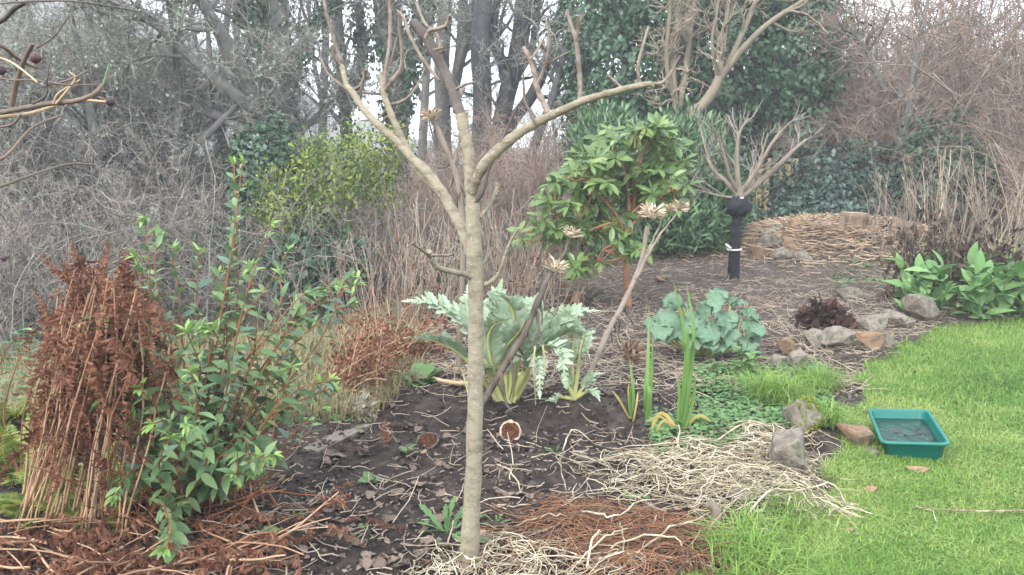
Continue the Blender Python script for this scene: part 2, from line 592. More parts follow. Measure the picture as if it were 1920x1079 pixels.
def ground_material():
    m = bpy.data.materials.new('garden_ground')
    m.use_nodes = True
    t = m.node_tree
    N, L = t.nodes.new, t.links.new
    pb = t.nodes['Principled BSDF']
    pb.inputs['Roughness'].default_value = .95
    pb.inputs['Specular IOR Level'].default_value = .15
    tc = N('ShaderNodeTexCoord')

    def noise(s, d=6, r=.65):
        n = N('ShaderNodeTexNoise')
        n.inputs['Scale'].default_value = s
        n.inputs['Detail'].default_value = d
        n.inputs['Roughness'].default_value = r
        L(tc.outputs['Object'], n.inputs['Vector'])
        return n.outputs['Fac']

    def ramp(src, cols, lo=.3, hi=.7):
        r = N('ShaderNodeValToRGB')
        e = r.color_ramp.elements
        while len(e) < len(cols):
            e.new(.5)
        for i, c in enumerate(cols):
            e[i].position = lo + (hi - lo) * i / (len(cols) - 1)
            e[i].color = lin(c)
        L(src, r.inputs['Fac'])
        return r.outputs['Color']

    def attr(n):
        a = N('ShaderNodeAttribute')
        a.attribute_name = n
        return a.outputs['Fac']

    def mix(f, a, b):
        x = N('ShaderNodeMix')
        x.data_type = 'RGBA'
        L(f, x.inputs['Factor'])
        L(a, x.inputs['A'])
        L(b, x.inputs['B'])
        return x.outputs['Result']
    soil = ramp(noise(9), [(36, 31, 30), (52, 45, 42), (70, 62, 57), (88, 79, 72)], .3, .72)
    mul = ramp(noise(28, 8, .75), [(46, 40, 37), (68, 60, 54), (94, 84, 75), (134, 121, 107)])
    law = ramp(noise(5), [(60, 80, 38), (84, 104, 48), (104, 118, 62)])
    mea = ramp(noise(3), [(66, 68, 50), (94, 92, 68), (120, 114, 86)])
    c = mix(attr('mulch'), soil, mul)
    c = mix(attr('meadow'), c, mea)
    c = mix(attr('lawn'), c, law)
    L(c, pb.inputs['Base Color'])
    b = N('ShaderNodeBump')
    b.inputs['Strength'].default_value = .9
    b.inputs['Distance'].default_value = .02
    L(noise(45, 8, .75), b.inputs['Height'])
    L(b.outputs['Normal'], pb.inputs['Normal'])
    return m


ground = g.build('ground', ground_material())
ground['kind'] = 'structure'
mul = sm(5.2, 6.6, YY + .5 * vnoise(XX * 1.3, YY * 1.3)) * sm(-.6, .6, XX + .4 * vnoise(XX, YY + 3)) * .85
mea = np.maximum(sm(-1.0, -1.6, XX - .0 * YY) * sm(4.2, 5.2, YY), sm(12, 15, YY))
for nm, arr in (('lawn', lm), ('mulch', mul), ('meadow', mea)):
    at = ground.data.attributes.new(nm, 'FLOAT', 'POINT')
    at.data.foreach_set('value', arr.ravel().astype(np.float32))

# wooded hillside across the valley
hu = np.linspace(-420, 260, 170)  # laid out at 2.5 times its size, scaled below
hy = np.linspace(0, 1, 40)
HX, HT = np.meshgrid(hu, hy, indexing='ij')
top = 22 + 66 * sm(-30, -190, HX) + 16 * sm(40, 200, HX) + 5 * vnoise(HX / 18, HX / 40 + 3) + 2.2 * vnoise(HX / 4, HX / 9)
HYY = 210 + 140 * HT + 9 * vnoise(HX / 22, HT * 9)
HZ = -14 + top * np.sin(HT * np.pi / 2) + 2.6 * vnoise(HX / 5, HT * 46) + 1.4 * vnoise(HX / 2.3, HT * 90)
I, J = np.meshgrid(np.arange(169), np.arange(39), indexing='ij')
q = np.stack([I * 40 + J, (I + 1) * 40 + J, (I + 1) * 40 + J + 1, I * 40 + J + 1], -1).reshape(-1, 4)
hill = Geo().add(np.stack([HX, HYY, HZ], -1) * .42, None, q).build('hill', mat('bare_wooded_hill', [(66, 68, 60), (88, 86, 76), (104, 98, 86)], .95, noise=(.25, .9), bump=(.5, 1, 2.0)))
hill['kind'] = 'structure'

# ================================================================== TREES BEHIND THE GARDEN
T_IVY = leaf_tpl(2, .42, .4, .15, .2)
T_LEAF = leaf_tpl(2, .26, .45, .2, .25)
T_LEAF3 = leaf_tpl(3, .24, .45, .25, .3)
T_FLAKE = leaf_tpl(2, .5, .5, .3, .3, .1)


def bare_tree(name, label, cat, trunks, group=None, n1=9, n2=8, n3=7, l1=(.9, 1.8), l2=(.4, .9), l3=(.15, .45), tm='grey_bark', wm='twig',
              lichen=0, ivy=0, ivyr=.16, up=.05, t1=(.3, 1), wander=.2, ivytop=1.0, rt=.0035, ivymat='ivy'):
    base = trunks[0][0][0]
    th = thing(name, label, cat, base, group)
    N = 14
    TP = np.stack([crv(p, N) for p, r in trunks])
    TR = np.stack([np.interp(np.linspace(0, 1, N), np.linspace(0, 1, len(r)), r) for p, r in trunks])
    for k in range(len(trunks)):
        g = Geo()
        tubes(g, TP[k:k + 1], TR[k:k + 1], 8, cap=True)
        g.build('trunk' if k == 0 else 'limb', M[tm], th)
    P1, R1 = kids(TP, TR, n1, t1, (25, 60), l1, 8, wander, up, .55, .05, rt * 1.6)
    P2, R2 = kids(P1, R1, n2, (.2, 1), (25, 70), l2, 6, wander * 1.2, up * .6, .6, .012, rt)
    P3, R3 = kids(P2, R2, n3, (.25, 1), (25, 70), l3, 4, wander * 1.3, 0, .7, .005, rt * .7)
    g = Geo()
    tubes(g, P1, R1, 5)
    g.build('branches', M[tm], th, stuff=True)
    g = Geo()
    tubes(g, P2, R2, 3)
    tubes(g, P3, R3, 3)
    g.build('twigs', M[wm], th, stuff=True)
    if lichen:
        src = np.concatenate([P1.reshape(-1, 3), P2.reshape(-1, 3), P2.reshape(-1, 3)])
        p = src[rng.integers(0, len(src), lichen)] + rng.normal(0, .012, (lichen, 3))
        g = Geo()
        scatter(g, T_FLAKE, p, frames(rdir(lichen), rdir(lichen)), U(.025, .06, lichen))
        g.build('lichen', M['lichen'], th, stuff=True)
    if ivy:
        k = rng.integers(0, len(trunks), ivy)
        tt = U(0, ivytop, ivy) * (N - 1)
        i = np.minimum(tt.astype(int), N - 2)
        f = (tt - i)[:, None]
        c = TP[k, i] * (1 - f) + TP[k, i + 1] * f
        o = rdir(ivy, -.4, .4)
        rad = TR[k, i] + ivyr * U(0, 1, ivy) ** 1.3 * (.5 + .5 * np.sin(tt * 2.1 + k) ** 2)
        p = c + o * rad[:, None]
        g = Geo()
        scatter(g, T_IVY, p, frames(A([0, 0, -1]) + .8 * rdir(ivy), o + .5 * rdir(ivy)), U(.06, .11, ivy))
        g.build('ivy', M[ivymat], th, stuff=True)
    return th


def trace(pts, d, w0=None, ground_base=True, dd=0.0):
    """pixel centre line [(u, v, width px)] at a distance of d metres -> points and radii"""
    n = len(pts)
    p = [P(u, v, d + dd * i / max(n - 1, 1)) for i, (u, v, w) in enumerate(pts)]
    r = [w / F * d / 2 for u, v, w in pts]
    if ground_base:
        b = p[0].copy()
        b[2] = float(hgt(b[0], b[1])) - .06
        if b[2] < p[0][2] - .1:
            p = [b] + p
            r = [r[0] * 1.25] + r
    return np.array(p), np.array(r)


# the dark trunks against the sky
bare_tree('bare_tree', 'dark straight trunk against the white sky, rising behind the pruned sapling', 'tree',
          [trace([(890, 420, 42), (900, 300, 38), (905, 180, 34), (900, 80, 36), (912, -60, 30), (920, -200, 24)], 15.5),
           trace([(898, 330, 22), (935, 240, 24), (950, 150, 22), (925, 60, 16), (945, -60, 14)], 15.5, ground_base=False, dd=.4)],
          n1=13, n2=9, n3=7, tm='dark_trunk', lichen=500, ivy=0, l1=(.8, 1.9))
bare_tree('bare_tree', 'dark forked tree leaning right behind the sapling, crossed by its pale right limb', 'tree',
          [trace([(915, 420, 34), (930, 300, 34), (945, 200, 32), (975, 80, 34), (985, -60, 26), (990, -200, 20)], 16.2),
           trace([(935, 300, 22), (960, 230, 24), (1000, 175, 22), (1030, 100, 20), (1060, -10, 16), (1090, -120, 12)], 16.2, ground_base=False, dd=-.5),
           trace([(955, 170, 14), (1000, 80, 14), (1010, -40, 12)], 16.2, ground_base=False, dd=.5)],
          n1=10, n2=9, n3=7, tm='dark_trunk', lichen=600, l1=(.8, 1.8))
bare_tree('leaning_tree', 'slender dark trunk leaning right under the pale right limb of the sapling', 'tree',
          [trace([(960, 430, 22), (985, 330, 20), (1010, 250, 18), (1035, 190, 16), (1060, 90, 12)], 14.5)], n1=12, n2=6, n3=4, tm='dark_trunk', lichen=150)
bare_tree('bare_tree', 'grey twin trunk filling the gap left of the dark straight trunk', 'tree',
          [trace([(835, 420, 30), (832, 250, 28), (828, 120, 28), (835, 20, 26), (840, -150, 20)], 17.5),
           trace([(845, 200, 18), (862, 110, 20), (868, 20, 18), (875, -120, 14)], 17.5, ground_base=False, dd=.5),
           trace([(840, 170, 14), (860, 130, 14), (880, 60, 14), (905, -20, 12)], 17.5, ground_base=False, dd=-.5)],
          n1=10, n2=9, n3=7, tm='grey_bark', lichen=500)
bare_tree('ivy_clad_tree', 'tall trunk wrapped in ivy behind the left limbs of the sapling', 'tree',
          [trace([(740, 430, 44), (745, 260, 42), (738, 130, 40), (722, 40, 38), (715, -160, 30)], 14.5),
           trace([(742, 210, 20), (768, 120, 20), (790, 20, 18), (800, -120, 14)], 14.5, ground_base=False, dd=.3)],
          n1=10, n2=9, n3=7, tm='grey_bark', ivy=3800, ivyr=.30, lichen=300)
bare_tree('ivy_clad_tree', 'slender ivy-wrapped trunk beside the tallest left shoot of the sapling', 'tree',
          [trace([(655, 430, 24), (650, 250, 22), (640, 130, 20), (632, 30, 20), (628, -150, 15)], 15),
           trace([(648, 200, 14), (680, 110, 14), (672, 20, 14), (662, -100, 10)], 15, ground_base=False, dd=.6)],
          n1=9, n2=7, n3=4, tm='grey_bark', ivy=1700, ivyr=.20, ivytop=.72)
bare_tree('ivy_clad_tree', 'thick pale trunk with a sleeve of ivy, left of the white sky gap', 'tree',
          [trace([(545, 460, 62), (535, 260, 58), (522, 120, 54), (515, 10, 50), (505, -180, 40)], 13.5),
           trace([(520, 190, 24), (495, 95, 26), (470, 30, 24), (445, -60, 18)], 13.5, ground_base=False, dd=-.4),
           trace([(540, 180, 16), (565, 90, 14), (600, 30, 11), (650, -20, 8)], 13.5, ground_base=False, dd=.4)],
          n1=11, n2=9, n3=7, tm='grey_bark', ivy=3000, ivyr=.28, lichen=500)
bare_tree('lichened_tree', 'leaning grey tree crusted with lichen, its trunk slanting up to the left', 'tree',
          [trace([(570, 430, 40), (520, 290, 38), (480, 190, 34), (440, 110, 30), (400, 40, 22), (350, -40, 14)], 12.5, dd=-1.0),
           trace([(490, 215, 24), (430, 170, 22), (360, 110, 18), (280, 40, 12), (180, 5, 7)], 12, ground_base=False, dd=-.8),
           trace([(470, 250, 20), (400, 215, 18), (320, 190, 14), (220, 200, 8)], 12, ground_base=False, dd=.6)],
          n1=15, n2=10, n3=8, l1=(.7, 1.6), tm='grey_bark', lichen=2600, wander=.28, up=.02)
bare_tree('lichened_tree', 'greenish lichened tree with steep parallel limbs below the hillside', 'tree',
          [trace([(330, 480, 34), (300, 330, 30), (250, 200, 24), (210, 90, 18), (170, -40, 12)], 13.5),
           trace([(310, 380, 22), (330, 250, 20), (320, 120, 16), (330, -20, 11)], 13.5, ground_base=False, dd=.7),
           trace([(280, 290, 18), (220, 220, 14), (140, 150, 11), (60, 110, 7)], 13.5, ground_base=False, dd=-.8)],
          n1=15, n2=10, n3=8, l1=(.7, 1.6), lichen=3200, wander=.26, up=.04)
bare_tree('bare_tree', 'small grey tree at the foot of the hillside with sagging twigs', 'tree',
          [trace([(110, 520, 30), (100, 380, 26), (60, 250, 20), (30, 120, 12)], 11),
           trace([(105, 420, 18), (160, 310, 16), (190, 220, 12), (240, 130, 7)], 11, ground_base=False, dd=.5),
           trace([(100, 400, 16), (20, 330, 12), (-60, 280, 8)], 11, ground_base=False, dd=-.4)],
          n1=13, n2=8, n3=6, l1=(.6, 1.5), lichen=1200, wander=.28, up=.0)
# slim trunks farther back
for k, (u, d, w, lean) in enumerate([(30, 21, 16, 20), (190, 20, 15, 15), (400, 19, 17, 20), (455, 21, 15, -10), (600, 20, 18, 10),
                                     (785, 21, 18, 18), (1085, 20, 22, -12)]):
    p = trace([(u, 420, w), (u + lean * .5, 240, w * .9), (u + lean, 90, w * .75), (u + lean * 2.2, -120, w * .5)], d)
    q2 = trace([(u + lean * .6, 200, w * .5), (u - lean * 1.5, 90, w * .4), (u - lean * 2.4, -60, w * .3)], d, ground_base=False)
    bare_tree('bare_tree', 'slim bare grey tree deep in the wood behind the garden', 'tree', [p, q2], group='slim bare trees deep in the wood',
              n1=11, n2=8, n3=6, l1=(.9, 2.0), l2=(.4, .9), tm='grey_bark' if k % 2 else 'dark_trunk', rt=.005, ivy=(500 if k % 3 == 0 else 0), ivyr=.2)


def wood(protos, spots):
    for i, (u, d, s_, rz) in enumerate(spots):
        o = protos[i % len(protos)]
        if i >= len(protos):
            o = copy_tree(o)
        x = (u - W / 2) / F * d
        o.location = (x, d, float(hgt(x, d)) - .05)
        o.rotation_euler = (0, 0, rz)
        o.scale = (s_, s_, s_)


def free_tree(label, group, ht, **kw):
    tr = [(A([[0, 0, 0], [.05, 0, ht * .3], [U(-.3, .3), U(-.3, .3), ht * .65], [U(-.5, .5), U(-.5, .5), ht]]), A([.10, .085, .06, .02]) * ht / 5)]
    for k in range(3):
        a = U(0, 6.28)
        z = ht * U(.22, .45)
        o = A([math.cos(a), math.sin(a), 0])
        tr.append((A([[.03, 0, z], o * ht * .12 + A([0, 0, z + ht * .12]), o * ht * .26 + A([0, 0, z + ht * .26]), o * ht * .36 + A([0, 0, z + ht * .36])]), A([.06, .05, .035, .012]) * ht / 5))
    return bare_tree('bare_tree', label, 'tree', tr, group=group, **kw)


pro = [free_tree('tangled grey bare tree with lichened twigs, one of those above the thicket on the left', 'tangled bare trees on the left', 5.2, n1=12, n2=10, n3=8, l1=(.8, 1.7), lichen=1500, wander=.27, up=.01, rt=.003) for _ in range(2)]
wood(pro, [(60, 12.0, 1.0, 0), (200, 11.4, .95, 2), (330, 11.8, 1.0, 4), (450, 13, 1.0, 1), (-60, 11, 1.0, 5), (120, 15.5, 1.1, .6), (590, 14.5, .7, 2.2), (10, 15, 1.3, 1.2)])
pro = [free_tree('bare tree of the distant wood seen through the trunks', 'distant wood', 8, n1=11, n2=9, n3=6, l1=(1.4, 2.8), l2=(.6, 1.4), l3=(.3, .7), wander=.22, rt=.009) for _ in range(2)]
wood(pro, [(40, 30, .75, 0), (160, 33, .7, 1), (270, 31, .6, 2), (370, 34, .55, 3), (470, 32, .5, 4), (570, 36, .5, 5), (660, 38, .5, 1.5), (760, 36, .45, 2.5), (860, 38, .45, 3.5), (960, 40, .45, 4.5), (1040, 36, .45, .5), (100, 26, .6, 2.2), (220, 25, .55, 3.3), (340, 26, .5, 5.1), (440, 25, .5, .2), (-30, 25, .7, 4)])


# ---- twiggy thickets: three shrubs of each kind, then copies
def thicket(name, label, cat, loc, ns, ht, spread, wm, group, n2=8, n3=5, r0=.012, wander=.16, grav=.25, rt=.003, sheath=None, l2=(.3, .7)):
    loc = A(loc, float)
    th = thing(name, label, cat, loc, group)
    b = loc + np.stack([rng.normal(0, spread * .25, ns), rng.normal(0, spread * .25, ns), np.full(ns, -.05)], -1)
    d = nrm(np.stack([rng.normal(0, spread * .38, ns), rng.normal(0, spread * .38, ns), np.full(ns, 1.)], -1))
    S = grow(b, d, U(.65, 1.1, ns) * ht, 10, wander * .5, .0, grav)
    R = np.linspace(1, .25, 10)[None] * U(.6, 1.2, ns)[:, None] * r0
    g = Geo()
    tubes(g, S, R, 4)
    g.build('stems', M[wm], th, stuff=True)
    P2, R2 = kids(S, R, n2, (.15, 1), (20, 65), l2, 6, wander, .02, .6, .008, rt)
    P3, R3 = kids(P2, R2, n3, (.2, 1), (25, 70), (.1, .35), 4, wander * 1.3, 0, .7, .005, rt * .75)
    g = Geo()
    tubes(g, P2, R2, 3)
    tubes(g, P3, R3, 3)
    g.build('twigs', M[wm], th, stuff=True)
    return th


def copies(protos, spots):
    for i, (x, y, rz, s) in enumerate(spots):
        o = protos[i % len(protos)]
        if i >= len(protos):
            o = copy_tree(o)
        o.location = (x, y, float(hgt(x, y)))
        o.rotation_euler = (0, 0, rz)
        o.scale = (s, s, s)


def spots_px(lst, jit=.2):
    out = []
    for (u, d, s) in lst:
        x = (u - W / 2) / F * d
        out.append((x + U(-jit, jit), d + U(-jit, jit), U(0, 6.28), s))
    return out


LG = 'leafless grey twiggy shrub in the tangled thicket behind the dead bracken'
pro = [thicket('thicket_shrub', LG, 'shrub', (0, 0, 0), 18, 2.6, 1.0, 'twig_dim', 'grey thicket shrubs on the left', n2=8, n3=5, r0=.014, wander=.26, grav=.3, rt=.0032) for _ in range(3)]
copies(pro, spots_px([(20, 8.2, 1), (140, 8.6, .95), (250, 8.4, .9), (370, 8.8, .9), (470, 9.3, .9), (-60, 7.6, 1.1), (60, 10, 1.15), (200, 10.2, 1.1), (330, 10.5, 1.1), (450, 10.8, 1.1),
                     (590, 10.8, 1.0), (30, 6.9, .7), (-40, 6.4, .8), (110, 12.4, 1.3), (280, 12.6, 1.3), (420, 12.8, 1.2), (560, 12.6, 1.2), (680, 12.0, 1.1), (770, 11.0, .9), (0, 12, 1.4), (620, 13.5, 1.2), (500, 8.6, .7)]))
LR = 'leafless red-brown bramble shrub in the dense thicket at the end of the lawn'
pro = [thicket('bramble_shrub', LR, 'shrub', (0, 0, 0), 26, 3.0, .95, 'twig_brown', 'brown thicket shrubs on the right', n2=10, n3=7, wander=.24, grav=.3) for _ in range(3)]
copies(pro, spots_px([(1540, 15, 1.1), (1640, 14.4, 1.1), (1740, 14.2, 1.15), (1840, 13.6, 1.15), (1930, 13.2, 1.2), (2010, 13.4, 1.2), (1590, 17, 1.5), (1700, 16.8, 1.5), (1810, 16.4, 1.55),
                     (1910, 16, 1.6), (2000, 16, 1.6), (1660, 19.5, 1.9), (1780, 19.5, 1.9), (1900, 19, 2.0), (1480, 15.8, 1.0), (1540, 19, 1.7), (1440, 17.5, 1.1), (1990, 11.6, 1.0), (1600, 15.5, 1.9), (1720, 15.4, 1.9), (1830, 15, 1.9), (1940, 14.6, 2.0), (1520, 17.5, 2.0), (1680, 18, 2.4), (1800, 17.6, 2.5), (1920, 17.4, 2.5), (1580, 21, 2.6), (1740, 21.5, 2.7), (1880, 21, 2.8), (1470, 20, 2.2)]))
LM = 'leafless pinkish-brown shrub in the strip behind the sapling trunk'
pro = [thicket('thicket_shrub', LM, 'shrub', (0, 0, 0), 24, 1.5, .8, 'twig_brown', 'low brown shrubs behind the sapling', n2=8, n3=5, l2=(.2, .5)) for _ in range(2)]
copies(pro, spots_px([(700, 10.2, 1), (790, 10.6, 1.1), (870, 11, 1.2), (950, 11, 1.25), (1030, 11.4, 1.3), (1100, 12, 1.3), (760, 12.6, 1.5), (850, 13, 1.6), (960, 13.2, 1.6), (1040, 13.4, 1.7), (910, 15, 1.7), (1000, 15, 1.7), (800, 15, 1.8)]))


# ---- evergreen masses
def leaf_mass(g, blobs, nclump, per, tpl, size, spread, drop=.6, shell=.45, up=0.0):
    vol = A([b[1][0] * b[1][1] * b[1][2] for b in blobs]) ** .67
    k = rng.choice(len(blobs), nclump, p=vol / vol.sum())
    c, rad = A([b[0] for b in blobs])[k], A([b[1] for b in blobs])[k]
    o = rdir(nclump)
    rr = U(shell, 1.06, nclump) ** .6
    cc = c + o * rad * rr[:, None]
    cc = np.repeat(cc, per, 0)
    oo = np.repeat(o, per, 0)
    p = cc + rng.normal(0, spread, cc.shape)
    n = len(p)
    d = oo * .6 + rdir(n) * .8 + A([0, 0, up - drop])
    scatter(g, tpl, p, frames(d, oo + A([0, 0, .8]) + .5 * rdir(n)), U(size[0], size[1], n), np.clip(np.repeat(U(0, 1, nclump), per) * .6 + U(0, .4, n), 0, 1))


def blob(u, v, d, ru, rv, rd):
    return (P(u, v, d), (ru / F * d, rd, rv / F * d))


b0 = P(1330, 430, 15.5)
b0[2] = float(hgt(b0[0], b0[1]))
th = thing('ivy_covered_tree', 'huge dark green ivy-smothered tree towering behind the evergreen shrub', 'tree', b0)
g = Geo()
leaf_mass(g, [blob(1180, 130, 15, 140, 110, 1.3), (blob(1330, 120, 15.3, 150, 150, 1.5)), blob(1470, 90, 15.3, 110, 130, 1.4), blob(1250, -20, 15.6, 160, 110, 1.6), blob(1430, -40, 15.6, 150, 110, 1.6),
              blob(1130, 230, 14.6, 90, 90, 1.0), blob(1330, 300, 14.8, 160, 120, 1.0), blob(1480, 210, 15, 80, 80, .9), blob(1110, 40, 15.2, 70, 90, 1.0)],
          3800, 11, T_IVY, (.07, .13), .13, .7)
g.build('foliage', M['ivy'], th, stuff=True)
g = Geo()
tubes(g, np.stack([crv([b0, P(1340, 250, 15.5), P(1310, 60, 15.5), P(1320, -150, 15.6)], 10), crv([P(1330, 300, 15.5), P(1420, 150, 15.4), P(1460, 20, 15.4), P(1480, -100, 15.4)], 10), crv([P(1330, 320, 15.4), P(1220, 200, 15.2), P(1160, 80, 15.2), P(1150, -40, 15)], 10)]),
      np.stack([np.linspace(.28, .1, 10), np.linspace(.14, .05, 10), np.linspace(.14, .05, 10)]), 8)
g.build('trunk', M['dark_trunk'], th)

b0 = G(1270, 480)
th = thing('evergreen_shrub', 'large dark evergreen shrub with narrow leaves behind the orange-stemmed shrub', 'shrub', b0)
D = b0[1]
g = Geo()
leaf_mass(g, [blob(1200, 350, D + .2, 130, 110, .9), blob(1270, 310, D + .3, 90, 90, .9), blob(1260, 420, D, 110, 70, .8), blob(1140, 270, D + .5, 70, 60, .6), blob(1320, 400, D + .1, 70, 75, .7), blob(1160, 430, D + .1, 90, 60, .7)],
          2400, 9, leaf_tpl(3, .13, .5, .2, .1), (.09, .16), .07, -.5, .5, .3)
g.build('foliage', M['laurel'], th, stuff=True)
g = Geo()
st = grow(np.repeat(b0[None], 14, 0) + rng.normal(0, .12, (14, 3)) * A([1, 1, 0]), nrm(rdir(14, .2, 1) + A([0, 0, .4])), U(.9, 1.6, 14), 8, .1)
tubes(g, st, np.linspace(.03, .008, 8)[None].repeat(14, 0), 5)
g.build('stems', M['dark_trunk'], th, stuff=True)

b0 = P(620, 500, 9.3)
b0[2] = float(hgt(b0[0], b0[1]))
th = thing('yellow_green_shrub', 'yellow-green leafy shrub with drooping leaves left of the sapling', 'shrub', b0)
g = Geo()
D = 9.3
leaf_mass(g, [blob(640, 330, D, 70, 60, .5), blob(560, 410, D, 62, 50, .45), blob(690, 275, D + .2, 66, 40, .4), blob(620, 440, D + .1, 60, 60, .4), blob(520, 345, D + .2, 34, 40, .3), blob(715, 350, D + .3, 40, 50, .3), blob(590, 285, D + .3, 42, 30, .3), blob(500, 395, D, 36, 24, .3), blob(650, 490, D, 50, 34, .3), blob(580, 340, D + .1, 50, 36, .3), blob(735, 260, D + .3, 24, 22, .2)],
          720, 8, T_LEAF3, (.04, .075), .085, .45, .2)
g.build('foliage', M['yellowgreen'], th, stuff=True)
g = Geo()
st = grow(np.repeat(b0[None], 16, 0), nrm(rdir(16, .3, 1) + A([0, 0, .8])), U(1.1, 2.1, 16), 9, .12)
tubes(g, st, np.linspace(.02, .004, 9)[None].repeat(16, 0), 4)
P2, R2 = kids(st, np.linspace(.02, .004, 9)[None].repeat(16, 0), 8, (.3, 1), (20, 60), (.3, .7), 5, .2, 0, .6, .01, .003)
tubes(g, P2, R2, 3)
g.build('stems', M['twig'], th, stuff=True)

# a darker ivy bush beside and below it
for (u, v, d, ru, rv, n, lab, mt) in [(230, 460, 10.6, 110, 60, 260, 'dark ivy mound deep in the grey thicket behind the leafy shrub', 'ivy'), (60, 540, 9.8, 110, 70, 260, 'dark ivy mound behind the dead bracken', 'ivy'), (420, 470, 10.4, 90, 60, 220, 'dark ivy mound left of the yellow-green shrub', 'ivy'), (130, 620, 7.6, 90, 40, 130, 'low ivy growing at the foot of the grey thicket', 'ivy'), (590, 480, 9.0, 90, 45, 260, 'dark ivy bush under the yellow-green shrub', 'ivy'), (505, 310, 10.2, 60, 90, 300, 'dark ivy growing up beside the yellow-green shrub', 'ivy'),
                                      (1600, 330, 13.6, 150, 70, 620, 'ivy bank with bluish leaves behind the stone heap', 'ivy_blue'), (1480, 420, 13.4, 90, 40, 300, 'low ivy at the foot of the plank fence', 'ivy_blue'),
                                      (1770, 300, 13.2, 90, 90, 300, 'dark ivy climbing through the brown thicket', 'ivy'), (1390, 440, 13.2, 60, 50, 160, 'small ivy patch behind the wrapped tree', 'ivy'),
                                      (1570, 400, 13.0, 110, 40, 300, 'ivy mat right behind the stone heap', 'ivy_blue'), (860, 500, 9.4, 60, 30, 60, 'ivy clump behind the sapling trunk', 'ivy')]:
    b = P(u, v, d)
    b[2] = float(hgt(b[0], b[1]))
    th = thing('ivy_bush', lab, 'ivy', b)
    g = Geo()
    leaf_mass(g, [blob(u, v, d, ru, rv, .5), blob(u - ru * .4, v + rv * .4, d, ru * .7, rv * .7, .4), blob(u + ru * .5, v + rv * .3, d, ru * .6, rv * .7, .4)], n, 10, T_IVY, (.055, .1), .08, .6)
    g.build('foliage', M[mt], th, stuff=True)
    g = Geo()
    st = grow(np.repeat(b[None], 8, 0), nrm(rdir(8, .1, 1) + A([0, 0, .5])), U(.5, 1.2, 8) * max(rv, 40) / F * d * 1.5, 7, .15)
    tubes(g, st, np.linspace(.014, .004, 7)[None].repeat(8, 0), 4)
    g.build('stems', M['dark_trunk'], th, stuff=True)

# ---- elder with pale furrowed stems
d = 13.2
bare_tree('elder_tree', 'pale multi-stemmed elder leaning over the evergreen shrub, against dark ivy', 'tree',
          [trace([(1285, 240, 20), (1320, 195, 20), (1345, 155, 18), (1352, 110, 11), (1362, 40, 9), (1370, -60, 7)], d),
           trace([(1345, 160, 14), (1375, 100, 11), (1410, 20, 10), (1440, -50, 8)], d, ground_base=False, dd=.3),
           trace([(1348, 150, 14), (1390, 95, 12), (1440, 45, 10), (1510, 0, 8), (1560, -30, 5)], d, ground_base=False, dd=-.4),
           trace([(1345, 150, 7), (1335, 80, 6), (1345, 20, 5), (1350, -40, 4)], d, ground_base=False, dd=-.2)],
          n1=9, n2=6, n3=3, l1=(.5, 1.1), l2=(.2, .5), l3=(.1, .25), tm='elder', wm='twig_pale', t1=(.45, 1))
d = 13.5
bare_tree('elder_tree', 'cluster of upright pale elder stems rising out of the dark ivy', 'tree',
          [trace([(1268, 240, 12), (1262, 120, 12), (1272, 30, 12), (1280, -60, 9)], d), trace([(1275, 200, 11), (1290, 100, 11), (1300, 0, 10), (1305, -80, 8)], d, ground_base=False, dd=.3),
           trace([(1270, 210, 9), (1250, 120, 9), (1256, 20, 8), (1250, -60, 6)], d, ground_base=False, dd=-.3)],
          n1=16, n2=7, n3=4, l1=(.4, 1.0), l2=(.2, .4), l3=(.08, .2), tm='elder', wm='twig_pale', t1=(.1, 1), wander=.35)
# broken pale branch and grey leaning stem in the right thicket
bare_tree('hedge_tree', 'grey leaning trunk inside the brown thicket above the ivy bank', 'tree',
          [trace([(1670, 330, 16), (1690, 260, 15), (1705, 190, 13), (1720, 90, 9), (1740, 0, 6)], 13.6), trace([(1660, 170, 11), (1640, 130, 11), (1622, 90, 8), (1600, 60, 5)], 13.8, ground_base=False)],
          n1=14, n2=7, n3=4, l1=(.5, 1.3), tm='grey_bark', wm='twig_brown')

# ---- plank fence half hidden by ivy
fb = P(1470, 400, 14.2)
fb[2] = float(hgt(fb[0], fb[1]))
th = thing('plank_fence', 'weathered pale plank fence half buried in ivy behind the wrapped tree', 'fence', fb)
for i, u in enumerate(range(1408, 1560, 13)):
    if i in (3, 7, 8):
        continue
    p = P(u, 400, 14.2 + .02 * math.sin(i))
    z0 = float(hgt(p[0], p[1])) - .05
    hh, w = U(1.1, 1.32), .05
    g = Geo()
    v = A([(x, y, z) for z in (z0, z0 + hh) for (x, y) in ((p[0] - w, p[1] - .01), (p[0] + w, p[1] - .01), (p[0] + w, p[1] + .01), (p[0] - w, p[1] + .01))])
    v[4:, 2] += A([0, .03, .03, 0]) * U(-1, 1)
    g.add(v, None, [(0, 1, 5, 4), (1, 2, 6, 5), (2, 3, 7, 6), (3, 0, 4, 7), (4, 5, 6, 7), (3, 2, 1, 0)])
    g.build('plank', M['fence'], th, smooth=False)
for z in (.3, .95):
    p, p2 = P(1400, 400, 14.24), P(1570, 400, 14.24)
    p[2], p2[2] = float(hgt(p[0], p[1])) + z, float(hgt(p2[0], p2[1])) + z
    g = Geo()
    tubes(g, crv([p, p2], 4)[None], np.full((1, 4), .03), 4, cap=True)
    g.build('rail', M['fence'], th)

# ================================================================== THE PRUNED SAPLING
base = G(882, 1048)
TD = base[1]
sap = thing('pruned_sapling', 'bare pruned sapling with smooth grey-brown bark standing in the dark soil', 'tree', base)


